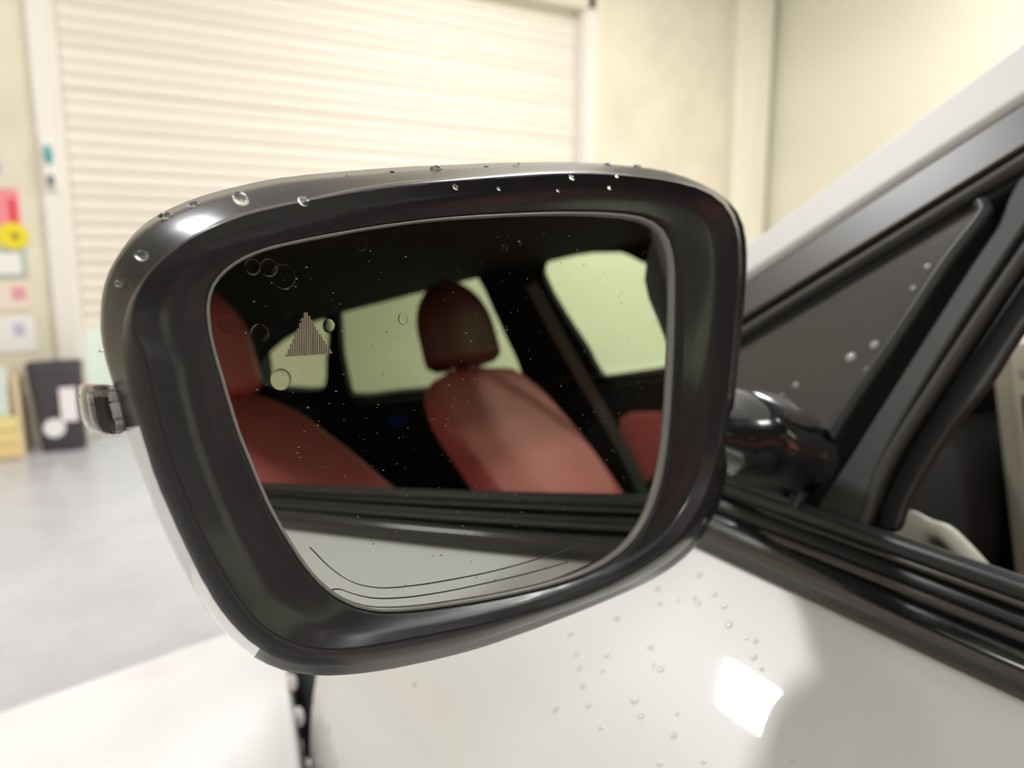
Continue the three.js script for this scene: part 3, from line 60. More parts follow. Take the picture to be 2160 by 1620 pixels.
T.S = {triangle:[[.4392,1.1543,-.2419],[.439,1.1539,-.2509],[.4304,1.1383,-.2694],[.418,1.1158,-.2995],[.4056,1.0932,-.3306],[.3949,1.0738,-.3599],[.3872,1.0597,-.3825],[.3664,1.022,-.4021],[.3316,.9586,-.36],[.336,.9667,-.3196],[.3365,.9677,-.2846],[.3487,.9898,-.2795],[.3711,1.0305,-.2739],[.4004,1.0837,-.2598],[.4226,1.1242,-.2494],[.4364,1.1492,-.2406]],frame:[[.3383,.9823,-.2763],[.3435,.9917,-.2753],[.3656,1.0319,-.2698],[.3944,1.0843,-.256],[.4163,1.1241,-.2457],[.4289,1.1469,-.2373],[.4311,1.1511,-.2364],[.4339,1.1561,-.2404]],bar:[[.4387,1.1575,-.2294],[.4337,1.1484,-.229],[.4174,1.1189,-.2354],[.3858,1.0613,-.2483],[.3601,1.0146,-.2584],[.3385,.9753,-.265],[.3421,.9819,-.2424],[.3644,1.0224,-.2395],[.3938,1.076,-.2305],[.4299,1.1415,-.215],[.4579,1.1924,-.2021],[.4665,1.2081,-.2185]],ridge:[[.346,.9848,-.2369],[.362,1.014,-.2372],[.3894,1.0638,-.2267],[.4143,1.109,-.2155],[.4241,1.1268,-.2107],[.4517,1.1771,-.1979]],inner:[[.3541,.983,-.2341],[.3764,1.0235,-.2341],[.4032,1.0723,-.2229],[.4289,1.1189,-.2122],[.4612,1.1777,-.1977],[.4405,1.1401,-.1831],[.413,1.09,-.2015],[.3962,1.0595,-.2081],[.3842,1.0378,-.2167],[.3629,.9991,-.2238],[.355,.9847,-.224]]};
T.L = {paintU:[[.3415,.985,-.5936],[.5698,1.4,-.0634]],paintL:[[.3415,.985,-.5682],[.5698,1.4,.0262]],trimL:[[.3415,.985,-.5196],[.5698,1.4,.073]],seal1:[[.3415,.985,-.4965],[.5698,1.4,.0715]],seal2:[[.3415,.985,-.4927],[.5698,1.4,.0868]]};
T.sill = {trimLow:[.3201,.9461,-.3248],trimLowR:[.3192,.9444,-.1404],hi:[.3304,.9648,-.286],hiR:[.3306,.9651,-.1481],l2:[.3379,.9784,-.1973],l2R:[.3347,.9725,-.1509],rub:[.3428,.9874,-.2187],rubR:[.3407,.9836,-.155],base:[.3328,.9691,-.3186]};
T.prof = [[.3173,.9456],[.3057,.9384],[.2941,.9311],[.2814,.9231],[.2699,.9158],[.2584,.9083],[.2471,.9006],[.2349,.892],[.224,.8837],[.2136,.8749],[.2037,.8656],[.1944,.8556],[.1852,.8441],[.1777,.8328],[.171,.821],[.165,.8088],[.1592,.7951],[.1546,.7823],[.1507,.7692],[.1472,.756],[.144,.7427],[.1412,.728],[.1392,.7145],[.1377,.7009],[.1365,.6873],[.1357,.6724],[.1354,.6587],[.1356,.6451],[.1363,.6314],[.1374,.6178],[.1388,.6029],[.1405,.5893],[.1425,.5758],[.1449,.5623],[.1476,.5476],[.1502,.5342],[.1526,.5207],[.1548,.5072],[.1569,.4936],[.1589,.4788],[.1608,.4652],[.1626,.4516],[.1643,.4381],[.1662,.4232],[.1676,.4096],[.1689,.396],[.17,.3823],[.1709,.3686],[.172,.3537],[.1729,.34],[.1738,.3264],[.1747,.3127],[.1758,.2978],[.1771,.2842],[.1787,.2706],[.181,.2572],[.1838,.2438],[.1872,.2292],[.1905,.2159],[.1938,.2026],[.1971,.1893],[.2007,.1748],[.2041,.1615],[.2074,.1482]];
T.doorDrops = [[.3024,.9363,-.3119,.0022,-.53,.848],[.2846,.9251,-.3284,.0018,-.534,.846],[.2777,.9208,-.318,.0015,-.539,.842],[.2842,.9249,-.3099,.0015,-.534,.846],[.2896,.9283,-.301,.0017,-.534,.846],[.2884,.9275,-.2974,.0021,-.534,.846],[.2968,.9328,-.293,.0021,-.53,.848],[.2939,.931,-.2821,.0019,-.534,.846],[.2866,.9264,-.2713,.0022,-.534,.846],[.2853,.9256,-.2576,.0016,-.534,.846],[.2861,.9261,-.2519,.0017,-.534,.846],[.279,.9216,-.2462,.0019,-.539,.842],[.2762,.9198,-.2381,.0015,-.539,.842],[.2588,.9085,-.3351,.002,-.547,.837],[.2387,.8947,-.3555,.002,-.578,.816],[.2327,.8903,-.3399,.0018,-.607,.795],[.2409,.8962,-.321,.0017,-.578,.816],[.2284,.887,-.3302,.0018,-.607,.795],[.2342,.8915,-.315,.0014,-.607,.795],[.2567,.9071,-.3005,.0019,-.559,.829],[.2504,.9028,-.2897,.0016,-.559,.829],[.2509,.9032,-.2848,.0019,-.559,.829],[.2235,.8832,-.319,.0019,-.643,.766],[.2188,.8793,-.3072,.002,-.643,.766],[.2086,.8702,-.3248,.0022,-.686,.728],[.2332,.8906,-.2846,.0024,-.607,.795],[.2294,.8878,-.2749,.002,-.607,.795],[.2156,.8766,-.2906,.0018,-.643,.766],[.2396,.8953,-.2585,.0012,-.578,.816],[.232,.8898,-.2519,.0019,-.607,.795],[.2205,.8807,-.2485,.0017,-.643,.766],[.2314,.8893,-.2305,.0014,-.607,.795],[.2507,.9031,-.197,.0015,-.559,.829],[.1739,.8261,-.4575,.003,-.869,.496],[.1413,.7284,-.5814,.0042,-.982,.19]];
T.quarterDrops = [[.4209,1.121,-.2598,.0018],[.4163,1.1127,-.2547,.0018],[.414,1.1086,-.2632,.0018],[.3761,1.0396,-.3546,.0019],[.3749,1.0374,-.3429,.0019],[.3755,1.0385,-.3297,.0018],[.38,1.0467,-.3138,.0019],[.3911,1.0669,-.284,.0032],[.3957,1.0752,-.2723,.0027],[.3878,1.061,-.269,.0032],[.3765,1.0404,-.2734,.0021],[.376,1.0395,-.321,.0012],[.3735,1.0348,-.3299,.0012]];
T.fenderO = [[.172,.7419,-.8],[.1315,.7285,-.81],[.0869,.7153,-.82],[.0533,.7064,-.83],[.0061,.6948,-.84],[-.0398,.6835,-.85],[-.0843,.6723,-.86],[-.1277,.6607,-.87],[-.1781,.6472,-.88],[-.2344,.6319,-.89],[-.2957,.6146,-.9]];
T.F = {front:[[1.7602,1.3451,.5416],[1.7425,1.3774,.5242],[1.7328,1.3949,.4883],[1.7329,1.3948,.4153],[1.7481,1.367,.1917],[1.766,1.3346,.1323],[1.7945,1.2827,.0356],[1.8498,1.1821,-.1556],[2.0008,.9076,-.2646],[1.9781,.949,.1192],[1.9722,.9597,.2768],[1.9696,.9644,.3782],[1.96,.9819,.4119],[1.9082,1.076,.4448],[1.835,1.2091,.5056]],rear:[[1.7398,1.3821,1.6358],[1.7301,1.3997,1.5894],[1.721,1.4164,1.3425],[1.718,1.4219,1.0696],[1.7165,1.4246,.86],[1.7304,1.3993,.821],[1.7918,1.2877,.8076],[1.8555,1.1718,.7952],[1.9325,1.0317,.7822],[1.9418,1.015,.8065],[1.9426,1.0134,1.5354],[1.9384,1.021,1.8203],[1.9259,1.0439,1.8308]],quarter:[[1.8264,1.2246,2.4231],[1.812,1.2509,2.3745],[1.7643,1.3377,2.069],[1.7496,1.3644,1.8957],[1.7356,1.3899,1.7412],[1.7474,1.3684,1.7127],[1.8353,1.2085,1.8572],[1.9021,1.0872,1.9684],[1.9108,1.0713,2.0186],[1.9077,1.0769,2.152],[1.8761,1.1344,2.4306],[1.8509,1.1803,2.4596]]};
T.belt = [[1.66,1.3224,.5494],[1.74,1.1118,.4788],[1.8,.8933,.3709],[1.84,.789,.3172],[1.86,.6539,.2409],[1.87,.5535,.1879]];
T.n = [.2513,.0793,.9647];
T.nS = [.8762,-.4819,0];
T.nF = [.8762,.4819,0];
T.Sc = [-.3009,.954,-1.6914];
T.RR = 1.543;
T.X0 = .32;
T.y0 = .9458;
T.red = [[1.9,.8375,.322],[1.9,.8419,.1118],[1.9,.823,.0232],[1.9,.6648,.1285],[1.9,.6077,.2119],[1.9,.6281,.2411],[1.9,.7114,.2841]];
T.arm = [[.236,1.047,-.262],[.29,1.034,-.277],[.338,1.018,-.312]];
T.grip = [[.3978,.9628,-.252],[.4006,.9679,-.2483],[.4035,.9731,-.2377],[.4044,.9748,-.2274],[.4016,.9698,-.2148],[.3975,.9623,-.2006]];
T.gapDrops = [[.131,.7246,-.6736,.0058,1],[.131,.6953,-.6922,.0051,1],[.131,.7007,-.6527,.0066,1],[.131,.6691,-.6957,.0062,1],[.131,.6628,-.6761,.0058,1],[.131,.6681,-.6552,.0054,1],[.131,.6538,-.6541,.0062,1],[.131,.6716,-.6211,.0035,1]];
T.housingAxis = [.4563,-.1815,-.8711];
const LABEL = {"top": ["clear droplet, fifth from left along the top edge of the black mirror housing", "clear droplet, sixth from left along the top edge of the black mirror housing", "clear droplet, seventh from left along the top edge of the black mirror housing", "clear droplet, eighth from left along the top edge of the black mirror housing", "clear droplet, ninth from left along the top edge of the black mirror housing", "clear droplet, eleventh from left along the top edge of the black mirror housing", "clear droplet, twelfth from left along the top edge of the black mirror housing", "clear droplet, thirteenth from left along the top edge of the black mirror housing", "clear droplet, third from left along the top edge of the black mirror housing", "clear droplet, second from left along the top edge of the black mirror housing", "clear droplet, fourth from left along the top edge of the black mirror housing", "clear droplet, first from left along the top edge of the black mirror housing", "clear droplet, tenth from left along the top edge of the black mirror housing"], "rim": ["small droplet, first from left under the top edge of the mirror rim", "small droplet, sixth from left under the top edge of the mirror rim", "small droplet, eighth from left under the top edge of the mirror rim", "small droplet, third from left under the top edge of the mirror rim", "small droplet, fifth from left under the top edge of the mirror rim", "small droplet, second from left under the top edge of the mirror rim", "small droplet, fourth from left under the top edge of the mirror rim", "small droplet, seventh from left under the top edge of the mirror rim", "small droplet, third from left at the upper left corner of the mirror rim", "small droplet, first from left at the upper left corner of the mirror rim", "small droplet, second from left at the upper left corner of the mirror rim"], "glass": ["flat water spot on mirror glass, sixth from left left of the etched triangle", "flat water spot on mirror glass, fourth from left left of the etched triangle", "flat water spot on mirror glass, fifth from left beside and above the etched triangle", "flat water spot on mirror glass, second from left along the dark upper part", "flat water spot on mirror glass, sixth from left along the dark upper part", "flat water spot on mirror glass, first from left left of the etched triangle", "flat water spot on mirror glass, third from left left of the etched triangle", "flat water spot on mirror glass, first from left beside and above the etched triangle", "flat water spot on mirror glass, third from left beside and above the etched triangle", "flat water spot on mirror glass, fifth from left left of the etched triangle", "flat water spot on mirror glass, sixth from left beside and above the etched triangle", "flat water spot on mirror glass, fourth from left beside and above the etched triangle", "flat water spot on mirror glass, second from left beside and above the etched triangle", "flat water spot on mirror glass, fourth from left along the dark upper part", "flat water spot on mirror glass, first from left along the dark upper part", "flat water spot on mirror glass, third from left along the dark upper part", "flat water spot on mirror glass, fifth from left along the dark upper part", "flat water spot on mirror glass, second from left left of the etched triangle", "flat water spot on mirror glass, seventh from left beside and above the etched triangle", "flat water spot on mirror glass, ninth from left beside and above the etched triangle", "flat water spot on mirror glass, seventh from left along the dark upper part", "flat water spot on mirror glass, eighth from left along the dark upper part", "flat water spot on mirror glass, tenth from left along the dark upper part", "flat water spot on mirror glass, eleventh from left along the dark upper part", "flat water spot on mirror glass, tenth from left beside and above the etched triangle", "flat water spot on mirror glass, eighth from left beside and above the etched triangle", "flat water spot on mirror glass, seventh from left left of the etched triangle", "flat water spot on mirror glass, ninth from left along the dark upper part"], "door": ["droplet on white door, first from top just under the inner end of the mirror", "droplet on white door, second from top just under the inner end of the mirror", "droplet on white door, sixth from top just under the inner end of the mirror", "droplet on white door, fourth from top just under the inner end of the mirror", "droplet on white door, third from top just under the inner end of the mirror", "droplet on white door, fifth from top just under the inner end of the mirror", "droplet on white door, first from top in the slanting row beside the shaded part", "droplet on white door, second from top in the slanting row beside the shaded part", "droplet on white door, third from top in the slanting row beside the shaded part", "droplet on white door, fourth from top in the slanting row beside the shaded part", "droplet on white door, fifth from top in the slanting row beside the shaded part", "droplet on white door, sixth from top in the slanting row beside the shaded part", "droplet on white door, seventh from top in the slanting row beside the shaded part", "droplet on white door, first from top in the scattered middle row", "droplet on white door, first from top in the scattered left row", "droplet on white door, second from top in the scattered left row", "droplet on white door, third from top in the scattered left row", "droplet on white door, fourth from top in the scattered left row", "droplet on white door, fifth from top in the scattered left row", "droplet on white door, second from top in the scattered middle row", "droplet on white door, third from top in the scattered middle row", "droplet on white door, fourth from top in the scattered middle row", "droplet on white door, sixth from top in the scattered left row", "droplet on white door, seventh from top in the scattered left row", "droplet on white door, eighth from top in the scattered left row", "droplet on white door, fifth from top in the scattered middle row", "droplet on white door, seventh from top in the scattered middle row", "droplet on white door, ninth from top in the scattered left row", "droplet on white door, sixth from top in the scattered middle row", "droplet on white door, eighth from top in the scattered middle row", "droplet on white door, tenth from top in the scattered middle row", "droplet on white door, ninth from top in the scattered middle row", "droplet on white door, eighth from top in the slanting row beside the shaded part", "droplet on white door, first from top below the lowest part of the mirror", "droplet on white door, second from top below the lowest part of the mirror"], "quarter": ["droplet on black triangular pane, sixth from left close to the rear edge", "droplet on black triangular pane, seventh from left close to the rear edge", "droplet on black triangular pane, fifth from left close to the rear edge", "droplet on black triangular pane, first from left above the mirror arm", "droplet on black triangular pane, second from left above the mirror arm", "droplet on black triangular pane, fourth from left above the mirror arm", "droplet on black triangular pane, sixth from left above the mirror arm", "droplet on black triangular pane, second from left close to the rear edge", "droplet on black triangular pane, fourth from left close to the rear edge", "droplet on black triangular pane, third from left close to the rear edge", "droplet on black triangular pane, first from left close to the rear edge", "droplet on black triangular pane, fifth from left above the mirror arm", "droplet on black triangular pane, third from left above the mirror arm"], "gap": ["large silvery droplet in the dark door gap, first from the top", "large silvery droplet in the dark door gap, second from the top", "large silvery droplet in the dark door gap, third from the top", "large silvery droplet in the dark door gap, fourth from the top", "large silvery droplet in the dark door gap, fifth from the top", "large silvery droplet in the dark door gap, sixth from the top", "large silvery droplet in the dark door gap, seventh from the top", "large silvery droplet in the dark door gap, eighth from the top"]};
// ------------------------------------------------------------------ helpers
let seed = 7;
const rnd = () => { seed = (seed * 1664525 + 1013904223) >>> 0; return seed / 4294967296; };
const used = {};
function numbered(n) { const k = used[n] = (used[n] ?? -1) + 1; return k ? `${n}_${String(k).padStart(3, '0')}` : n; }
function tag(o, label, category, group, kind) {
  if (label) o.userData.label = label;
  if (category) o.userData.category = category;
  if (group) o.userData.group = group;
  if (kind) o.userData.kind = kind;
  return o;
}
function thing(name, label, category, pos, group) {
  const o = new THREE.Group(); o.name = numbered(name); o.position.set(...pos); scene.add(o);
  return tag(o, label, category, group);
}
function mesh(name, geo, mat, parent, label) {                // geometry in world metres, moved into the thing's own axes
  let root = parent; while (root && root.parent && root.parent !== scene) root = root.parent;
  if (root && root !== scene) geo.translate(-root.position.x, -root.position.y, -root.position.z);
  const o = new THREE.Mesh(geo, mat);
  o.name = parent === scene || !parent ? numbered(name) : name;
  o.castShadow = o.receiveShadow = true;
  (parent || scene).add(o);
  if (label) o.userData.label = label;
  return o;
}
const group = (name, parent, label) => { const g = new THREE.Group(); g.name = name; parent.add(g); if (label) g.userData.label = label; return g; };
const plain = (g) => { const q = g.index ? g.toNonIndexed() : g; for (const k of Object.keys(q.attributes)) if (!['position', 'normal', 'uv'].includes(k)) q.deleteAttribute(k); return q; };
const merge = (list) => mergeGeometries(list.map(plain));
function box(x0, x1, y0, y1, z0, z1, r = 0) {
  const w = x1 - x0, h = y1 - y0, d = z1 - z0;
  const g = r ? new RoundedBoxGeometry(w, h, d, 3, Math.min(r, w / 2.01, h / 2.01, d / 2.01)) : new THREE.BoxGeometry(w, h, d);
  return g.translate((x0 + x1) / 2, (y0 + y1) / 2, (z0 + z1) / 2);
}
function loft(loops, { closed = true, cap0 = false, cap1 = false } = {}) {   // loops of equal length, points as [x,y,z] or Vector3
  const P = (p) => (p.isVector3 ? [p.x, p.y, p.z] : p), m = loops[0].length, pos = [], idx = [], uv = [];
  loops.forEach((l, i) => l.forEach((p, j) => { pos.push(...P(p)); uv.push(j / m, i / loops.length); }));
  for (let i = 0; i + 1 < loops.length; i++) for (let j = 0; j < (closed ? m : m - 1); j++) {
    const a = i * m + j, b = i * m + (j + 1) % m, c = a + m, d = b + m;
    idx.push(a, b, c, b, d, c);
  }
  for (const [on, i, flip] of [[cap0, 0, 1], [cap1, loops.length - 1, 0]]) if (on) {
    const c = V(0, 0, 0); loops[i].forEach((p) => c.add(A3(P(p)))); c.divideScalar(m);
    const k = pos.length / 3; pos.push(c.x, c.y, c.z); uv.push(0.5, 0.5);
    for (let j = 0; j < m; j++) { const a = i * m + j, b = i * m + (j + 1) % m; flip ? idx.push(a, k, b) : idx.push(a, b, k); }
  }
  const g = new THREE.BufferGeometry();
  g.setAttribute('position', new THREE.Float32BufferAttribute(pos, 3));
  g.setAttribute('uv', new THREE.Float32BufferAttribute(uv, 2));
  g.setIndex(idx); g.computeVertexNormals();
  return g;
}
function basis(n) {
  const z = n.clone().normalize(), x = Math.abs(z.y) > 0.9 ? V(1, 0, 0) : V(0, 1, 0);
  const e1 = x.clone().cross(z).normalize(), e2 = z.clone().cross(e1);
  return [e1, e2, z];
}
function slab(pts, n, thick, bevel = 0.002, holes = [], seg = 2) {   // polygon of world points, thickened along n
  const [e1, e2, e3] = basis(n), o = A3(pts[0]);
  const flat = (p) => { const d = A3(p).sub(o); return new THREE.Vector2(d.dot(e1), d.dot(e2)); };
  const sh = new THREE.Shape(pts.map(flat));
  for (const h of holes) sh.holes.push(new THREE.Path(h.map(flat)));
  const g = new THREE.ExtrudeGeometry(sh, { depth: Math.max(thick - 2 * bevel, 0.0004), bevelEnabled: bevel > 0, bevelThickness: bevel, bevelSize: bevel, bevelOffset: -bevel, bevelSegments: seg, curveSegments: 8 });
  return g.applyMatrix4(new THREE.Matrix4().makeBasis(e1, e2, e3).setPosition(o.addScaledVector(e3, bevel)));
}
function smooth(pts, n = 6) {                                   // closed rounded polygon
  const c = new THREE.CatmullRomCurve3(pts.map(A3), true, 'centripetal');
  return c.getPoints(pts.length * n).slice(0, -1).map((p) => [p.x, p.y, p.z]);
}
function tube(pts, r, seg = 40, rad = 10) { return new THREE.TubeGeometry(new THREE.CatmullRomCurve3(pts.map((p) => (p.isVector3 ? p : A3(p)))), seg, r, rad, false); }
function sweepZ(profile, z0, z1, steps = 2, warp) {               // open XY profile carried along z
  const loops = [];
  for (let i = 0; i <= steps; i++) { const z = z0 + (z1 - z0) * i / steps; loops.push(profile.map(([x, y]) => (warp ? warp(x, y, z) : [x, y, z]))); }
  return loft(loops, { closed: false });
}
const lerp = (a, b, t) => a.map((v, i) => v + (b[i] - v) * t);
function noiseTex(w, h, f, srgb) {
  const d = new Uint8Array(w * h * 4);
  for (let y = 0; y < h; y++) for (let x = 0; x < w; x++) { const c = f(x, y); for (let k = 0; k < 3; k++) d[(y * w + x) * 4 + k] = Math.max(0, Math.min(255, c[k])); d[(y * w + x) * 4 + 3] = 255; }
  const t = new THREE.DataTexture(d, w, h); t.wrapS = t.wrapT = THREE.RepeatWrapping; t.magFilter = THREE.LinearFilter; t.needsUpdate = true;
  if (srgb) t.colorSpace = THREE.SRGBColorSpace;
  return t;
}
function blotch(size, cells, rand) {                              // tileable value noise
  const g = Array.from({ length: cells * cells }, rand), s = (t) => t * t * (3 - 2 * t);
  return (x, y) => {
    const u = x / size * cells, v = y / size * cells, i = Math.floor(u), j = Math.floor(v), a = s(u - i), b = s(v - j);
    const at = (p, q) => g[((q % cells) + cells) % cells * cells + ((p % cells) + cells) % cells];
    return (at(i, j) * (1 - a) + at(i + 1, j) * a) * (1 - b) + (at(i, j + 1) * (1 - a) + at(i + 1, j + 1) * a) * b;
  };
}

// ------------------------------------------------------------------ materials
const lin = (r, g, b) => new THREE.Color().setRGB(r, g, b);
const std = (c, roughness = 0.6, more = {}) => new THREE.MeshStandardMaterial({ color: lin(...c), roughness, ...more });
const phys = (c, roughness, more = {}) => new THREE.MeshPhysicalMaterial({ color: lin(...c), roughness, ...more });
const n1 = blotch(256, 6, rnd), n2 = blotch(256, 23, rnd), n3 = blotch(256, 90, rnd);
const wallTex = noiseTex(256, 256, (x, y) => { const k = 238 + 12 * (n1(x, y) - 0.5) + 8 * (n2(x, y) - 0.5); return [k, k, k]; }, true);
wallTex.repeat.set(0.4, 0.4);
const floorTex = noiseTex(256, 256, (x, y) => { const k = 232 + 14 * (n1(x, y) - 0.5) + 8 * (n2(x, y) - 0.5) + 5 * (n3(x, y) - 0.5); return [k, k, k + 2]; }, true);
const floorRough = noiseTex(256, 256, (x, y) => { const k = 82 + 40 * (n1(x, y) - 0.5) + 26 * (n2(x, y) - 0.5); return [k, k, k]; });
const grain = noiseTex(256, 256, (x, y) => { const k = 128 + 120 * (n3(x, y) - 0.5) + 60 * (n2(x, y) - 0.5); return [k, k, k]; });
const MAT = {
  wall: std([0.83, 0.765, 0.60], 0.85, { map: wallTex }),
  wallRight: std([0.90, 0.86, 0.69], 0.85, { map: wallTex }),
  ceiling: std([0.78, 0.79, 0.80], 0.9),
  floor: std([0.60, 0.595, 0.62], 0.9, { map: floorTex, roughnessMap: floorRough }),
  slat: std([0.75, 0.69, 0.585], 0.55),
  slatB: std([0.72, 0.66, 0.555], 0.55),
  slatC: std([0.77, 0.71, 0.61], 0.55),
  post: std([0.78, 0.73, 0.66], 0.6),
  mint: std([0.74, 0.83, 0.74], 0.5),
  paint: phys([0.79, 0.79, 0.795], 0.45, { clearcoat: 1, clearcoatRoughness: 0.04 }),
  pillarPaint: phys([0.74, 0.745, 0.755], 0.5),
  black: phys([0.012, 0.0115, 0.013], 0.22, { clearcoat: 1, clearcoatRoughness: 0.05 }),
  bezel: phys([0.026, 0.0235, 0.027], 0.26, { specularIntensity: 0.65, clearcoat: 0.22, clearcoatRoughness: 0.1 }),
  lip: std([0.010, 0.010, 0.011], 0.5),
  under: phys([0.016, 0.015, 0.018], 0.35, { specularIntensity: 0.3 }),
  cap: phys([0.02, 0.0195, 0.02], 0.22, { ior: 1.34 }),
  tint: phys([0.050, 0.045, 0.042], 0.12, { clearcoat: 1, clearcoatRoughness: 0.05 }),
  rubber: std([0.018, 0.018, 0.019], 0.42),
  matte: std([0.03, 0.028, 0.026], 0.55, { bumpMap: grain, bumpScale: 0.0002 }),
  pillarTrim: std([0.055, 0.049, 0.046], 0.36),
  lining: std([0.012, 0.012, 0.011], 0.95),
  dark: std([0.014, 0.014, 0.014], 0.85, { bumpMap: grain, bumpScale: 0.0003 }),
  mirror: new THREE.MeshStandardMaterial({ color: lin(0.58, 0.595, 0.55), metalness: 1, roughness: 0.0 }),
  rim: std([0.24, 0.235, 0.22], 0.3),
  etch: std([0.34, 0.29, 0.21], 0.5),
  hair: std([0.05, 0.05, 0.05], 0.5),
  lens: phys([1, 1, 1], 0.02, { transmission: 1, thickness: 0.01, ior: 1.5 }),
  chrome: std([0.85, 0.83, 0.82], 0.08, { metalness: 1 }),
  darkChrome: std([0.10, 0.085, 0.095], 0.3, { metalness: 0.6 }),
  lensPale: std([0.62, 0.58, 0.50], 0.3),
  lensWhite: std([0.92, 0.90, 0.90], 0.2),
  red: phys([0.62, 0.165, 0.155], 0.5, { bumpMap: grain, bumpScale: 0.0003 }),
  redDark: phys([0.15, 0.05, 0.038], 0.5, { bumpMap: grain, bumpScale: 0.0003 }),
  belt: std([0.12, 0.145, 0.13], 0.7),
  blue: std([0.02, 0.05, 0.3], 0.5),
  pale: std([0.42, 0.39, 0.32], 0.35),
  screen: phys([0.006, 0.006, 0.007], 0.06, { clearcoat: 1 }),
  pane: phys([0.93, 1.0, 0.88], 0, { transmission: 1, thickness: 0, ior: 1.5 }),
  shield: phys([0.93, 0.97, 0.94], 0, { transmission: 1, thickness: 0, ior: 1.5 }),
  water: phys([1, 1, 1], 0, { transmission: 1, thickness: 0.002, ior: 1.33 }),
  film: phys([0.95, 0.95, 0.95], 0.03, { transmission: 0.6, thickness: 0, ior: 1.6 }),
  bead: phys([0.85, 0.81, 0.83], 0.05, { transmission: 0.25, thickness: 0, ior: 1.6 }),
  lampFace: std([0.9, 0.9, 0.9], 0.5, { emissive: lin(1, 0.97, 0.92), emissiveIntensity: 8 }),
  lampFrame: std([0.8, 0.8, 0.8], 0.5),
};

// ------------------------------------------------------------------ the setting
const X0 = -3.6, X1 = 5.96, Z0 = -5.52, Z1 = 6.4;
function struct(name, geo, mat, label) { return tag(mesh(name, geo, mat, scene), label, null, null, 'structure'); }
{
  const fl = box(X0 - 0.2, X1 + 0.2, -0.2, 0, Z0 - 0.3, Z1 + 0.2);
  const p = fl.attributes.position, uv = fl.attributes.uv;
  for (let i = 0; i < p.count; i++) uv.setXY(i, p.getX(i) * 0.35, p.getZ(i) * 0.35);
  struct('floor', fl, MAT.floor, 'smooth pale grey painted garage floor');
  struct('ceiling', box(X0 - 0.2, X1 + 0.2, CEIL, CEIL + 0.2, Z0 - 0.3, Z1 + 0.2), MAT.ceiling);
  const sh = new THREE.Shape([[X0, 0], [-0.17, 0], [-0.17, 3.3], [3.79, 3.3], [3.79, 0], [X1, 0], [X1, CEIL], [X0, CEIL]].map(([x, y]) => new THREE.Vector2(x, y)));
  struct('wall_front', new THREE.ExtrudeGeometry(sh, { depth: 0.25, bevelEnabled: true, bevelSize: 0.008, bevelThickness: 0.008, bevelOffset: -0.008, bevelSegments: 2 }).translate(0, 0, Z0 - 0.258), MAT.wall, 'cream painted wall around the roller shutter');
  struct('wall_right', box(X1, X1 + 0.2, 0, CEIL, Z0, Z1), MAT.wallRight, 'pale yellow painted wall to the right of the corner column');
  struct('wall_left', box(X0 - 0.2, X0, 0, CEIL, Z0, Z1), MAT.wall);
  struct('wall_back', box(X0, X1, 0, CEIL, Z1, Z1 + 0.2), MAT.wall);
  struct('column', box(5.42, 5.88, 0, CEIL, Z0 - 0.02, Z0 + 0.16, 0.02), MAT.wallRight, 'pale column standing in the far corner');
}
// roller shutter: thirty slats, guide rails, bottom panel
{
  const t = thing('roller_shutter', 'closed cream roller shutter of narrow horizontal slats in the far wall', 'shutter', [1.81, 0, Z0 - 0.12]);
  const pitch = 0.085, prof = [];
  for (let i = 0; i <= 8; i++) { const u = i / 8; prof.push(new THREE.Vector2(0.007 * Math.sin(Math.PI * Math.min(1, u * 1.12)) + 0.003 * (1 - u), u * (pitch - 0.004))); }
  const sh = new THREE.Shape([new THREE.Vector2(-0.012, 0), ...prof, new THREE.Vector2(-0.012, pitch - 0.003)]);
  const base = new THREE.ExtrudeGeometry(sh, { depth: 4.02, bevelEnabled: false }).rotateY(-Math.PI / 2);   // shape x -> z, length -> -x
  const mats = [MAT.slat, MAT.slat, MAT.slatB, MAT.slatC];
  for (let k = 0; k < 32; k++) {
    const y = 0.72 + k * pitch, o = new THREE.Mesh(base, mats[Math.floor(rnd() * 4)]);
    o.name = 'slat'; o.castShadow = o.receiveShadow = true; o.position.set(2.01, y, (rnd() - 0.5) * 0.004 + (k === 17 || k === 26 ? -0.006 : 0)); t.add(o);
  }
  mesh('bottom_panel', box(-0.19, 3.81, 0.02, 0.72, Z0 - 0.13, Z0 - 0.105, 0.006), MAT.mint, t, 'plain pale mint panel below the slats');
  mesh('shutter_box', box(-0.25, 3.87, 3.22, 3.62, Z0 - 0.30, Z0 - 0.24, 0.004), MAT.post, t);
  mesh('bottom_rail', box(-0.19, 3.81, 0.004, 0.06, Z0 - 0.15, Z0 - 0.085, 0.006), MAT.post, t);
  mesh('guide_rail', merge([box(-0.175, -0.135, 0, 3.3, Z0 - 0.2, Z0 - 0.09, 0.004), box(-0.175, -0.14, 0, 3.3, Z0 - 0.09, Z0 - 0.01, 0.004)]), MAT.post, t);
  mesh('guide_rail', merge([box(3.75, 3.795, 0, 3.3, Z0 - 0.2, Z0 - 0.09, 0.004), box(3.76, 3.795, 0, 3.3, Z0 - 0.09, Z0 - 0.01, 0.004)]), MAT.post, t);
}
struct('trim_1', box(-0.285, -0.172, 0, 3.42, Z0 - 0.005, Z0 + 0.03, 0.006), MAT.post, 'pale upright jamb on the left side of the shutter');
struct('trim_2', box(3.792, 3.87, 0, 3.42, Z0 - 0.005, Z0 + 0.02, 0.006), MAT.post, 'pale upright jamb on the right side of the shutter');
struct('trim_3', box(-0.285, 3.87, 3.30, 3.42, Z0 - 0.005, Z0 + 0.02, 0.006), MAT.wall);

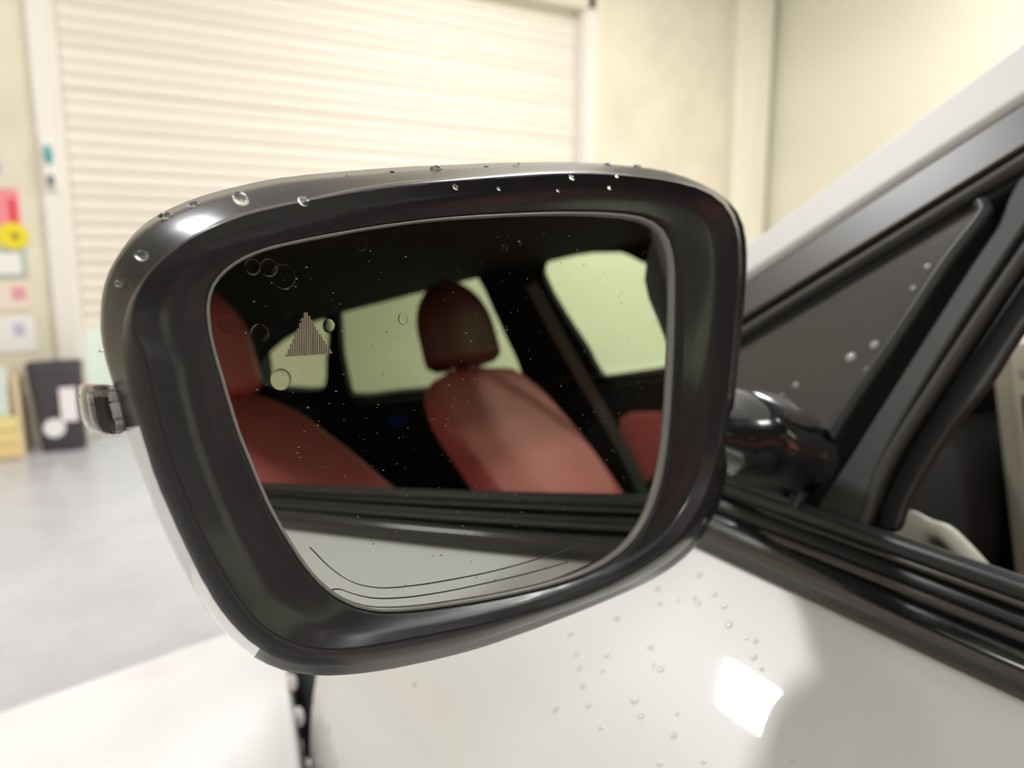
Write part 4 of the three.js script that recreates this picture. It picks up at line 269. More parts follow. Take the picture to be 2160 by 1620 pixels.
// ------------------------------------------------------------------ small things by the shutter
function sheet(name, label, cat, x0, x1, y0, y1, c, extra) {
  const t = thing(name, label, cat, [(x0 + x1) / 2, y0, Z0 + 0.006], 'notices on the wall beside the shutter');
  mesh('paper', box(x0, x1, y0, y1, Z0 + 0.002, Z0 + 0.008, 0.001), std(c, 0.7), t);
  for (const [nm, ax0, ax1, ay0, ay1, cc] of extra || []) mesh(nm, box(ax0, ax1, ay0, ay1, Z0 + 0.0075, Z0 + 0.0105, 0.001), std(cc, 0.7), t);
  return t;
}
sheet('notice', 'red and pink notice on the wall above the yellow sign', 'notice', -0.62, -0.415, 1.375, 1.60, [0.80, 0.26, 0.27], [['print', -0.47, -0.43, 1.40, 1.54, [0.75, 0.05, 0.07]]]);
sheet('notice', 'small blue notice highest of those left of the shutter', 'notice', -0.66, -0.495, 1.685, 1.765, [0.33, 0.42, 0.72], [['print', -0.65, -0.52, 1.69, 1.71, [0.5, 0.5, 0.55]]]);
sheet('notice', 'brown and white notice above the blue one by the shutter', 'notice', -0.66, -0.50, 1.81, 1.97, [0.72, 0.66, 0.60], [['print', -0.60, -0.515, 1.83, 1.93, [0.30, 0.23, 0.21]]]);
sheet('notice', 'white framed notice with green-grey border under the yellow sign', 'notice', -0.60, -0.405, 1.06, 1.235, [0.42, 0.47, 0.42], [['print', -0.59, -0.435, 1.085, 1.21, [0.82, 0.8, 0.76]]]);
sheet('notice', 'pale notice with a pink patch below the white framed one', 'notice', -0.62, -0.41, 0.86, 1.02, [0.80, 0.68, 0.58], [['print', -0.50, -0.425, 0.925, 1.005, [0.74, 0.32, 0.36]]]);
sheet('notice', 'whitish notice with a blue-grey mark, lowest on the wall', 'notice', -0.62, -0.40, 0.60, 0.82, [0.80, 0.78, 0.76], [['print', -0.51, -0.45, 0.70, 0.78, [0.50, 0.50, 0.58]]]);
{
  const t = thing('warning_sign', 'round yellow warning sign with a dark mark on the wall', 'sign', [-0.465, 1.27, Z0 + 0.01], 'notices on the wall beside the shutter');
  mesh('disc', new THREE.CylinderGeometry(0.082, 0.082, 0.008, 40).rotateX(Math.PI / 2).translate(-0.462, 1.315, Z0 + 0.012), std([0.80, 0.66, 0.02], 0.6), t);
  mesh('mark', new THREE.CylinderGeometry(0.034, 0.034, 0.003, 3).rotateX(Math.PI / 2).translate(-0.45, 1.315, Z0 + 0.0172), std([0.30, 0.24, 0.02], 0.6), t);
}
{
  const t = thing('shutter_control', 'small wall control with a teal button above a dark button on the jamb', 'switch', [-0.232, 1.60, Z0 + 0.04]);
  mesh('case', box(-0.268, -0.198, 1.60, 1.90, Z0 + 0.028, Z0 + 0.055, 0.006), std([0.80, 0.77, 0.70], 0.5), t);
  mesh('button', new THREE.SphereGeometry(1, 24, 16).scale(0.025, 0.062, 0.016).translate(-0.233, 1.81, Z0 + 0.056), std([0.10, 0.36, 0.36], 0.35), t, 'teal button');
  mesh('button', new THREE.SphereGeometry(1, 24, 16).scale(0.022, 0.04, 0.016).translate(-0.233, 1.655, Z0 + 0.056), std([0.16, 0.19, 0.17], 0.35), t, 'dark button');
}
{
  const zc = Z0 + 0.2, t = thing('waste_bin', 'dark square bin with white labels standing on the floor by the shutter', 'bin', [-0.30, 0, zc]);
  const ring = (w, y, d = w) => { const r = []; for (let i = 0; i < 40; i++) { const a = i / 40 * 2 * Math.PI, c = Math.cos(a), s = Math.sin(a), q = 1 / Math.pow(Math.abs(c) ** 8 + Math.abs(s) ** 8, 1 / 8); r.push([-0.30 + 0.03 * (0.54 - y) + w * c * q, y, zc + d * s * q]); } return r; };
  mesh('body', loft([ring(0.08, 0.004), ring(0.115, 0.005), ring(0.145, 0.50), ring(0.15, 0.52), ring(0.15, 0.54), ring(0.138, 0.54), ring(0.12, 0.03)], { cap0: true, cap1: true }), std([0.055, 0.048, 0.055], 0.5), t);
  mesh('label', box(-0.285, -0.195, 0.19, 0.40, zc + 0.1405, zc + 0.1475, 0.002).rotateX(0), std([0.85, 0.78, 0.80], 0.6), t, 'white rectangular label');
  mesh('sticker', new THREE.CylinderGeometry(0.058, 0.058, 0.006, 32).rotateX(Math.PI / 2).translate(-0.325, 0.155, zc + 0.139), std([0.80, 0.82, 0.78], 0.6), t, 'round white sticker');
}
{
  const zc = Z0 + 0.26, t = thing('crate', 'yellowish wooden crate with a pale sheet, left of the dark bin', 'crate', [-0.72, 0, zc]);
  for (let k = 0; k < 3; k++) mesh('board', box(-0.95, -0.49, 0.01 + k * 0.085, 0.088 + k * 0.085, zc + 0.12, zc + 0.14, 0.004), std([0.80, 0.60 + 0.04 * k, 0.28], 0.7), t);
  mesh('side', box(-0.505, -0.485, 0.0, 0.48, zc - 0.14, zc + 0.14, 0.004), std([0.80, 0.64, 0.42], 0.7), t);
  mesh('side', box(-0.955, -0.935, 0.0, 0.48, zc - 0.14, zc + 0.14, 0.004), std([0.80, 0.64, 0.42], 0.7), t);
  mesh('back', box(-0.95, -0.49, 0.0, 0.48, zc - 0.14, zc - 0.12, 0.004), std([0.80, 0.64, 0.42], 0.7), t);
  mesh('base', box(-0.94, -0.50, 0.0, 0.02, zc - 0.12, zc + 0.12, 0.003), std([0.80, 0.64, 0.42], 0.7), t);
  mesh('sheet', box(-0.93, -0.535, 0.26, 0.55, zc + 0.10, zc + 0.115, 0.003), std([0.66, 0.72, 0.64], 0.6), t, 'pale grey-green sheet');
}

// ------------------------------------------------------------------ ceiling lamps
PANELS.forEach(([x, z, w, l, rad, label]) => {
  const t = thing('ceiling_lamp', label, 'lamp', [x, CEIL - 0.05, z], 'panel lamps on the garage ceiling');
  mesh('lamp_frame', merge([box(x - w / 2 - 0.03, x + w / 2 + 0.03, CEIL - 0.05, CEIL, z - l / 2 - 0.03, z - l / 2), box(x - w / 2 - 0.03, x + w / 2 + 0.03, CEIL - 0.05, CEIL, z + l / 2, z + l / 2 + 0.03), box(x - w / 2 - 0.03, x - w / 2, CEIL - 0.05, CEIL, z - l / 2, z + l / 2), box(x + w / 2, x + w / 2 + 0.03, CEIL - 0.05, CEIL, z - l / 2, z + l / 2)]), MAT.lampFrame, t);
  mesh('lamp_diffuser', box(x - w / 2, x + w / 2, CEIL - 0.04, CEIL - 0.005, z - l / 2, z + l / 2), MAT.lampFace, t);
  const a = new THREE.RectAreaLight(lin(0.985, 0.98, 0.985), rad, w, l);
  a.position.set(0, -0.002, 0); a.rotation.x = -Math.PI / 2; t.add(a);
});

// ------------------------------------------------------------------ the car
const CAR = thing('car', 'white car with red leather seats and a gloss black door mirror, parked facing the shutter', 'car', [1.14, 0, 0.6]);
{ // the back of the mirror housing: the widest loop drawn in along the housing's own axis
  const c = V(0, 0, 0), L = T.outerB; L.forEach((p) => c.add(A3(p))); c.divideScalar(L.length);
  const ax = V(0.06, 0.24, -0.97).normalize();
  T.back = [[1, 0], [0.99, 0.014], [0.95, 0.03], [0.87, 0.046], [0.74, 0.06], [0.55, 0.071], [0.3, 0.078], [0.06, 0.08]].map(([k, d]) => L.map((p) => { const q = A3(p).sub(c).multiplyScalar(k).add(c).addScaledVector(ax, d); return [q.x, q.y, q.z]; }));
}
const NS = V(T.nS[0], T.nS[1], T.nS[2]), NF = V(T.nF[0], T.nF[1], T.nF[2]), NM = V(T.n[0], T.n[1], T.n[2]), SC = A3(T.Sc);

// --- wing mirror
{
  const W = group('wing_mirror', CAR, 'left door mirror with gloss black housing and convex glass');
  const N = T.lip.length;
  const part = (loops, from, to) => loops.map((l) => { const r = []; for (let j = from; j <= to; j++) r.push(l[((j % N) + N) % N]); return r; });
  const ia = (deg) => Math.round((deg + 180) / 360 * N);
  // glass: a patch of the sphere inside its outline
  {
    const edge = T.glassEdge, R = T.RR, c = V(0, 0, 0); edge.forEach((p) => c.add(A3(p))); c.divideScalar(N);
    const pos = [], nor = [], idx = [], K = 24;
    const push = (p) => { const d = p.clone().sub(SC).normalize(); p = SC.clone().addScaledVector(d, R); pos.push(p.x, p.y, p.z); nor.push(d.x, d.y, d.z); };
    push(c);
    for (let i = 1; i <= K; i++) edge.forEach((e) => push(c.clone().lerp(A3(e), i / K)));
    for (let j = 0; j < N; j++) { idx.push(0, 1 + (j + 1) % N, 1 + j); for (let i = 1; i < K; i++) { const a = 1 + (i - 1) * N + j, b = 1 + (i - 1) * N + (j + 1) % N; idx.push(a, b, a + N, b, b + N, a + N); } }
    const g = new THREE.BufferGeometry();
    g.setAttribute('position', new THREE.Float32BufferAttribute(pos, 3)); g.setAttribute('normal', new THREE.Float32BufferAttribute(nor, 3)); g.setIndex(idx);
    mesh('mirror_glass', g, MAT.mirror, W, 'convex mirror glass reflecting the red seats');
  }
  const back = (l, d) => l.map((p) => [p[0] - NM.x * d, p[1] - NM.y * d, p[2] - NM.z * d]);
  mesh('glass_rim', loft([back(T.glassEdgeIn, 0.003), T.glassEdgeIn, T.glassEdge.map((p, i) => lerp(p, T.lipDeep[i], 0.5).map((v, k) => v + T.n[k] * 0.0004)), T.lipDeep, back(T.lipDeep, 0.006)]), MAT.rim, W, 'thin grey edge around the glass');
  mesh('bezel_lip', loft([back(T.lipDeep, 0.004), T.lipDeep, T.lip.map((p, i) => lerp(p, T.lipDeep[i], 0.5)), T.lip, T.lip.map((p, i) => lerp(p, T.faceMid[i], 0.04))]), MAT.lip, W, 'dark recessed lip around the glass');
  mesh('bezel', loft([...[0.04, 0.12, 0.3].map((t) => T.lip.map((p, i) => lerp(p, T.faceMid[i], t))), T.faceMid, ...[0.4, 0.75, 0.92].map((t) => T.faceMid.map((p, i) => lerp(p, T.ridge[i], t))), T.ridge]), MAT.bezel, W, 'wide gloss black frame sloping in to the glass');
  mesh('outer_rim', loft([T.ridge, T.ridgeOut, ...[0.5].map((t) => T.ridgeOut.map((p, i) => lerp(p, T.crest[i], t))), T.crest, T.crestOut]), MAT.bezel, W, 'rolled black outer rim');
  // outer shell: black above, white below
  const inner = [T.crestOut, T.crestOut.map((p, i) => lerp(p, T.outer[i], 0.5)), T.outer, T.outerB];
  const a0 = ia(118), a1 = ia(176), b0 = ia(20);
  mesh('shell_cap', loft(part([...inner, ...T.back.slice(1)], a1, b0 + N), { closed: false }), MAT.cap, W, 'gloss black upper cap');
  mesh('shell_cover', loft(part([...inner, ...T.back.slice(1)], a0, a1), { closed: false }), MAT.paint, W, 'white lower cover');
  mesh('shell_underside', loft(part([...inner, ...T.back.slice(1)], b0, a0), { closed: false }), MAT.under, W, 'black underside');
  mesh('shell_back', loft([T.back[T.back.length - 1], T.back[T.back.length - 1].map((p) => p.slice())], { cap1: true }), MAT.black, W);
  // indicator
  const L = T.lens, lens = slab(smooth(L, 3), NM.clone().negate(), 0.017, 0.0022, [], 3);
  mesh('indicator_lens', lens, MAT.lens, W, 'clear wraparound turn signal lens');
  mesh('lamp_backing', slab(smooth(T.lensBack, 3), NM.clone().negate(), 0.003, 0.0005), MAT.lensPale, W, 'pale inside of the lens');
  mesh('lamp_reflector', slab(smooth(T.lensDark, 2), NM.clone().negate(), 0.002, 0.0004), MAT.darkChrome, W, 'dark metallic reflector');
  for (const k of ['lensA', 'lensB', 'lensC', 'lensD']) mesh('bright_segment', slab(T[k], NM.clone().negate(), 0.0016, 0.0003), MAT.lensWhite, W);
  // blind-spot symbol: etched upright strokes and an outline
  const strokes = T.triBars.map(([a, b]) => tube([a, lerp(a, b, 0.5), b], 0.00016, 4, 6));
  mesh('warning_triangle', merge(strokes), MAT.etch, W, 'etched triangle of fine upright strokes');
  mesh('etched_line', merge([tube(T.hairline, 0.00012, 60, 5), tube(T.hairline2, 0.00012, 60, 5)]), MAT.hair, W);
  // arm to the door
  const p0 = A3(T.arm[0]), p1 = A3(T.arm[1]), p2 = A3(T.arm[2]);
  const curve = new THREE.CatmullRomCurve3([p0, p0.clone().lerp(p1, 0.55).add(V(0, -0.004, 0)), p1, p2]), loops = [];
  for (let i = 0; i <= 16; i++) {
    const t = i / 16, c = curve.getPoint(t), r = [], k = (1 + 0.6 * t ** 3) * (0.55 + 0.45 * Math.min(1, t / 0.35));
    for (let j = 0; j < 24; j++) { const a = j / 24 * 2 * Math.PI; r.push([c.x, c.y + 0.02 * k * Math.sin(a), c.z + 0.021 * k * (1 + 0.9 * t * t) * Math.cos(a)]); }
    loops.push(r);
  }
  mesh('mirror_arm', loft(loops, { cap0: true, cap1: true }), MAT.black, W, 'short black arm to the door');
}

// --- front left door and what frames its window
const DOOR = group('front_door', CAR, 'front left door, white below a gloss black waist trim');
const prof = T.prof, Z_D0 = -0.645, Z_D1 = 0.80;
{
  const round = (z) => Math.max(0, (z - Z_D0) < 0.012 ? 1 - (z - Z_D0) / 0.012 : 0);
  const finer = prof;
  const zs = [Z_D0, Z_D0 + 0.001, Z_D0 + 0.003, Z_D0 + 0.006, Z_D0 + 0.012, -0.5, -0.3, -0.1, 0.2, 0.5, Z_D1];
  const loops = [finer.map(([x, y]) => [x + 0.03, y, Z_D0 + 0.004]), ...zs.map((z) => finer.map(([x, y]) => { const r = round(z); return [x + 0.010 * (1 - Math.sqrt(Math.max(0, 1 - r * r))), y, z]; })), finer.map(([x, y]) => [x + 0.03, y, Z_D1])];
  mesh('door_skin', loft(loops, { closed: false }), MAT.paint, DOOR, 'white painted shoulder of the door');
  mesh('door_lining', merge([box(0.345, 0.375, 0.25, 0.965, -0.62, 0.78, 0.008), box(0.375, 0.43, 0.30, 0.72, -0.5, 0.7, 0.02)]), MAT.dark, DOOR, 'dark inner door card');
}
{
  const S = T.sill, zA = -0.37, zB = 0.80, at = (p, z) => [p[0], p[1], z];
  const off = (p, d) => [p[0] - NS.x * d, p[1] - NS.y * d];
  const lo = S.trimLow, hi = S.hi, l2 = [S.l2[0], (S.l2[1] + S.l2R[1]) / 2], rb = [S.rub[0], 0.986];
  // closed bands carried along the door
  const band = (a, b, out, bulge) => {
    const pr = [off(a, -0.014), off(a, out), off([(a[0] + b[0]) / 2, (a[1] + b[1]) / 2], out + bulge), off(b, out), off(b, -0.014)];
    const loops = [zA, zA + 0.03, -0.1, 0.3, zB].map((z, i) => pr.map(([x, y]) => [x, y - (i === 0 ? 0.012 : 0), z]));
    return loft(loops, { cap0: true, cap1: true });
  };
  mesh('waist_trim', band([lo[0] - 0.002, lo[1] + 0.001], hi, 0.004, 0.0003), MAT.black, DOOR, 'gloss black strip under the window');
  mesh('trim_bead', tube([at(off(lo, 0.0035), zA), at(off(lo, 0.0035), -0.2), at(off(lo, 0.0035), 0.2), at(off(lo, 0.0035), zB)], 0.0026, 40, 12), MAT.pillarTrim, DOOR, 'grey lower bead of the trim');
  mesh('trim_bead', tube([at(off(hi, 0.001), -0.29), at(off(hi, 0.0042), -0.275), at(off(hi, 0.0042), 0.2), at(off(hi, 0.0042), zB)], 0.0021, 40, 12), MAT.pillarTrim, DOOR, 'bright grey bead along the middle of the trim');
  mesh('waist_groove', band(hi, l2, 0.0, 0.0), MAT.rubber, DOOR);
  mesh('trim_bead', tube([at(off(l2, -0.003), -0.33), at(off(l2, 0.002), -0.22), at(off(l2, 0.002), 0.2), at(off(l2, 0.002), zB)], 0.0017, 40, 12), MAT.pillarTrim, DOOR, 'thin upper bead');
  mesh('window_seal', band(l2, rb, 0.0035, 0.0014), MAT.rubber, DOOR, 'dark rubber wiper strip at the foot of the window opening');
  mesh('sill_cover', merge([slab([[rb[0] + 0.003, rb[1] - 0.008, -0.36], [rb[0] + 0.003, rb[1] - 0.008, 0.8], [0.368, 0.964, 0.8], [0.368, 0.964, -0.36]], V(0, -1, 0), 0.012, 0.002)]), MAT.matte, DOOR);
}
{
  const S = T.S;
  mesh('quarter_panel', slab(smooth(S.triangle, 4), NS, 0.012, 0.0015), MAT.tint, DOOR, 'glossy black triangular corner pane');
  // rounded strip along the rear edge of the triangle
  mesh('quarter_frame', tube(S.frame, 0.0042, 60, 14), MAT.rubber, DOOR, 'rounded black strip edging the triangle');
  mesh('window_divider', slab(smooth(S.bar, 4), NS, 0.016, 0.002), MAT.matte, DOOR, 'flat dark bar behind the triangle');
  mesh('window_channel', tube(S.ridge, 0.0038, 60, 12), MAT.matte, DOOR, 'thin raised ridge of the window channel');
  mesh('window_channel', slab(smooth(S.inner, 3), NS, 0.006, 0.002), MAT.rubber, DOOR, 'dark inner run of the window channel');
  mesh('channel_backing', slab([S.triangle[9], S.triangle[0], S.bar[11], S.bar[10], ...S.ridge.slice().reverse()].map((p) => [p[0] + NS.x * 0.014, p[1] + NS.y * 0.014, p[2]]), NS, 0.012, 0.001), MAT.lining, DOOR);
}
// --- windscreen pillar, its trims and the roof
{
  const L = T.L, up = (p, d) => [p[0] - NS.x * d, p[1] - NS.y * d, p[2]];
  mesh('windscreen_pillar', slab([L.paintU[0], L.paintU[1], L.paintL[1], L.paintL[0]].map((p) => up(p, 0.004)), NS, 0.05, 0.006, [], 4), MAT.pillarPaint, CAR, 'white painted windscreen pillar');
  mesh('pillar_trim', slab([L.paintL[0], L.paintL[1], L.trimL[1], L.trimL[0]].map((p) => up(p, 0.0)), NS, 0.03, 0.002, [], 3), MAT.pillarTrim, CAR, 'grey-brown gloss strip below the white pillar');
  mesh('pillar_seal', tube([up(lerp(L.seal1[0], L.seal2[0], 0.5), -0.001), up(lerp(L.seal1[1], L.seal2[1], 0.5), -0.001)], 0.0046, 20, 14), MAT.matte, CAR, 'round rubber seal under the pillar');
  mesh('pillar_backing', slab([L.trimL[0], L.trimL[1], [L.seal2[1][0], L.seal2[1][1], L.seal2[1][2] + 0.004], [L.seal2[0][0], L.seal2[0][1], L.seal2[0][2] + 0.004]].map((p) => up(p, -0.009)), NS, 0.03, 0.001), MAT.lining, CAR);
  // roof
  const loops = [];
  for (const [z, dy, dx] of [[-0.02, -0.02, 0.03], [0.0, 0, 0], [0.3, 0.025, 0], [0.9, 0.04, 0], [1.6, 0.03, 0.01], [2.3, -0.04, 0.03]]) {
    const r = [];
    for (let i = 0; i <= 20; i++) { const t = i / 20; r.push([0.565 + dx + (1.165 - 2 * dx) * t, 1.405 + dy + 0.05 * Math.sin(Math.PI * t) ** 0.7, z]); }
    for (let i = 20; i >= 0; i--) { const t = i / 20; r.push([0.565 + dx + (1.165 - 2 * dx) * t, 1.385 + dy * 0.7 + 0.035 * Math.sin(Math.PI * t) ** 0.7, z]); }
    loops.push(r);
  }
  mesh('roof', loft(loops, { cap0: true, cap1: true }), MAT.paint, CAR, 'white painted roof');
  const lin_ = loops.map((l) => l.slice(21).map((p) => [p[0], p[1] - 0.004, p[2]])), lin2 = lin_.map((l) => l.map((p) => [p[0], p[1] - 0.012, p[2]]));
  mesh('roof_lining', loft(lin_.map((l, i) => [...l, ...lin2[i].slice().reverse()]), { cap0: true, cap1: true }), MAT.lining, CAR, 'black roof lining');
  // windscreen
  const a = A3(L.paintU[0]), b = A3(L.paintU[1]), fx = (p) => [2.29 - p.x, p.y + 0.02, p.z + 0.05];
  const pa = [a.x + 0.02, a.y - 0.02, a.z], pb = [b.x + 0.02, b.y - 0.01, b.z], rows = [];
  for (let i = 0; i <= 8; i++) { const r = []; for (let j = 0; j <= 16; j++) { const t = j / 16, l = lerp(pa, fx(a), t), h = lerp(pb, fx(b), t), p = lerp(l, h, i / 8); p[2] -= 0.16 * Math.sin(Math.PI * t); r.push(p); } rows.push(r); }
  const front = loft(rows, { closed: false });
  mesh('windscreen', front, MAT.shield, CAR, 'windscreen');
  mesh('windscreen_pillar', slab([[1.935, 1.0, -0.52], [1.71, 1.415, -0.01], [1.71, 1.415, 0.06], [1.935, 1.0, -0.42]], NF.clone().negate(), 0.05, 0.006, [], 3), MAT.paint, CAR);
}
// --- body: fender, gap, rear panels, far flank, bonnet
{
  const finer = prof;
  const G = group('front_fender', CAR, 'white front fender with a flared edge over the wheel');
  const O = T.fenderO, cO = new THREE.CatmullRomCurve3([V(0.146, 0.735, -0.80), ...O.slice(1).map(A3)]);
  const cB = new THREE.CatmullRomCurve3([V(0.110, 0.67, -0.56), V(0.046, 0.672, -0.55), V(-0.023, 0.67, -0.55), V(-0.103, 0.665, -0.56), V(-0.26, 0.65, -0.6)]);
  const rows = [], K = 40;
  for (let i = 0; i <= K; i++) {
    const s = i / K, o = cO.getPoint(s), b = cB.getPoint(s), dir = b.clone().sub(o), r = [], nrm = V(-0.1, 0.9, 0.2).normalize();
    const tk = 0.014;
    // far side, rolled edge, face
    r.push(o.clone().add(V(0, -0.22, -0.03)), o.clone().add(V(0, -0.10, -0.028)));
    for (let q = 0; q <= 6; q++) { const a = q / 6 * Math.PI * 0.72; r.push(o.clone().add(V(0, -tk + tk * Math.sin(a + 0.1), -tk * Math.cos(a + 0.1)))); }
    for (const t of [0.1, 0.22, 0.4, 0.55, 0.7, 0.85, 1]) { const p = o.clone().addScaledVector(dir, t).addScaledVector(nrm, 0.016 * Math.sin(Math.PI * t)); r.push(p); }
    r.push(b.clone().add(V(0, -0.012, 0.008)), b.clone().add(V(0, -0.04, 0.01)), b.clone().add(V(0, -0.28, -0.01)));
    rows.push(r);
  }
  mesh('fender_skin', loft(rows, { closed: true, cap1: true }), MAT.paint, G, 'white flared fender panel');
  // return flange into the shut gap
  const ed = rows[0].slice(8, -3), fl = [ed, ed.map((p) => p.clone().add(V(0.003, -0.001, 0))), ed.map((p) => p.clone().add(V(0.005, -0.004, 0))), ed.map((p) => p.clone().add(V(0.006, -0.05, 0)))];
  mesh('fender_flange', loft(fl, { closed: false }), MAT.paint, G);
  const inn = (d, z) => finer.map(([x, y]) => [x + d, y, z]);
  mesh('shut_gap', loft([...[-0.79, -0.64].map((z) => [...inn(0.013, z), ...inn(0.03, z).reverse()])], { cap0: false }), std([0.09, 0.095, 0.09], 0.3), CAR, 'dark wet gap between fender and door');
  // side of the fender running forward over the wheel
  const side = [], topY = prof[0][1];
  for (let i = 0; i <= 30; i++) {
    const t = i / 30, z = -0.752 - 1.3 * t, dz = z + 1.25, yb = Math.abs(dz) < 0.37 ? 0.325 + Math.sqrt(0.37 * 0.37 - dz * dz) : 0.30, r = [];
    for (let j = 0; j <= 40; j++) {
      const y0_ = topY - (topY - Math.max(yb, 0.30)) * j / 40; let k = prof.findIndex((p) => p[1] <= y0_); k = k < 1 ? (k < 0 ? prof.length - 1 : 1) : k;
      const xk = prof[k - 1][0] + (prof[k][0] - prof[k - 1][0]) * Math.max(0, Math.min(1, (prof[k - 1][1] - y0_) / (prof[k - 1][1] - prof[k][1])));
      const w = Math.max(0, (y0_ - 0.45) / 0.5); r.push([xk + 0.07 * (-z - 0.752) + 0.06 * t ** 4, y0_ - (0.12 * t + 0.12 * t * t) * w, z]);
    }
    side.push(r);
  }
  const inward = (r, d) => r.map((p) => [p[0] + d, p[1], p[2]]);
  mesh('fender_side', loft([inward(side[0], 0.02), inward(side[0], 0.004), ...side.slice(1)], { closed: false }), MAT.paint, G);
  const nose = side[side.length - 1], ny = nose[0][1];
  mesh('front_bumper', loft([0, 0.06, 0.2, 0.5, 0.8, 0.94, 1].map((u) => nose.map((p) => [p[0] + (2.27 - 2 * p[0]) * u, p[1], p[2] - 0.16 * Math.sin(Math.PI * u) ** 0.6])), { closed: false }), MAT.paint, CAR);
  // inner body behind the fender, up to the bonnet
  const bon = [];
  for (let i = 0; i <= 12; i++) { const t = i / 12, z = -0.64 - 1.41 * t, y = 0.955 - 0.12 * t - 0.12 * t * t, r = []; for (let j = 0; j <= 16; j++) { const u = j / 16; r.push([0.322 + 0.09 * t + 0.06 * t ** 4 + (1.626 - 0.18 * t - 0.12 * t ** 4) * u, y - 0.012 + 0.03 * Math.sin(Math.PI * u), z]); } bon.push([...r, ...r.slice().reverse().map((p) => [p[0], p[1] - 0.03, p[2]])]); }
  mesh('bonnet', loft(bon, { cap0: true, cap1: true }), MAT.paint, CAR, 'white bonnet');
  mesh('engine_bay_side', box(0.44, 0.50, 0.25, 0.80, -1.9, -0.64, 0.02), MAT.dark, CAR);
  mesh('cowl', box(0.36, 1.95, 0.90, 0.965, -0.74, -0.56, 0.01), MAT.rubber, CAR);
  // rear door and quarter on the near side
  const sheet2 = (z0, z1) => { const lo = [finer.map(([x, y]) => [x + 0.03, y, z0]), finer.map(([x, y]) => [x + 0.004, y, z0]), finer.map(([x, y]) => [x, y, z0 + 0.008]), finer.map(([x, y]) => [x, y, z1 - 0.008]), finer.map(([x, y]) => [x + 0.004, y, z1]), finer.map(([x, y]) => [x + 0.03, y, z1])]; return loft(lo, { closed: false }); };
  mesh('rear_door', sheet2(0.806, 1.66), MAT.paint, CAR);
  mesh('rear_quarter', sheet2(1.666, 2.5), MAT.paint, CAR);
  mesh('body_side', merge([box(0.34, 0.40, 0.25, 0.95, 0.80, 2.5, 0.01)]), MAT.dark, CAR);
  const rail = (z0, z1, y0, y1) => [[y0, z0], [y0, z1], [y1, z1], [y1, z0]].map(([y, z]) => [T.X0 + 0.55 * (y - T.y0) + 0.0, y, z]);
  mesh('centre_pillar', slab([[T.X0 + 0.55 * (0.95 - T.y0), 0.95, 1.25], [T.X0 + 0.55 * (0.95 - T.y0), 0.95, 1.42], [T.X0 + 0.55 * (1.40 - T.y0), 1.40, 1.46], [T.X0 + 0.55 * (1.40 - T.y0), 1.40, 1.33]], NS, 0.06, 0.006), MAT.black, CAR, 'black centre pillar');
  mesh('rear_pillar', slab(rail(2.0, 2.5, 0.95, 1.40), NS, 0.06, 0.006), MAT.paint, CAR);
  mesh('roof_rail', slab([[1.36, 0.02], [1.36, 2.4], [1.42, 2.4], [1.42, 0.02]].map(([y, z]) => [T.X0 + 0.55 * (y - T.y0), y, z]), NS, 0.05, 0.006), MAT.black, CAR);
  mesh('sill', box(0.22, 0.40, 0.16, 0.30, -0.64, 2.4, 0.03), MAT.dark, CAR);
  mesh('floor_pan', box(0.34, 1.96, 0.20, 0.28, -1.2, 2.5, 0.02), MAT.dark, CAR);
  // tyres carry the car
  for (const [x, z] of [[0.42, -1.25], [1.86, -1.25], [0.42, 1.75], [1.86, 1.75]]) {
    const w = group('wheel', CAR), pr = [[0.2, -0.09], [0.29, -0.11], [0.315, -0.1], [0.325, -0.08], [0.325, 0.08], [0.315, 0.1], [0.29, 0.11], [0.2, 0.09]].map(([r, y]) => new THREE.Vector2(r, y));
    mesh('tyre', new THREE.LatheGeometry(pr, 40).rotateZ(Math.PI / 2).translate(x, 0.325, z), MAT.rubber, w);
    const spokes = [new THREE.CylinderGeometry(0.06, 0.06, 0.16, 20).rotateZ(Math.PI / 2), new THREE.TorusGeometry(0.2, 0.018, 10, 40).rotateY(Math.PI / 2)];
    for (let k = 0; k < 5; k++) spokes.push(new RoundedBoxGeometry(0.05, 0.2, 0.05, 2, 0.01).translate(0, 0.1, 0).rotateX(k * 2 * Math.PI / 5));
    mesh('rim', merge(spokes).translate(x, 0.325, z), MAT.chrome, w);
  }
}
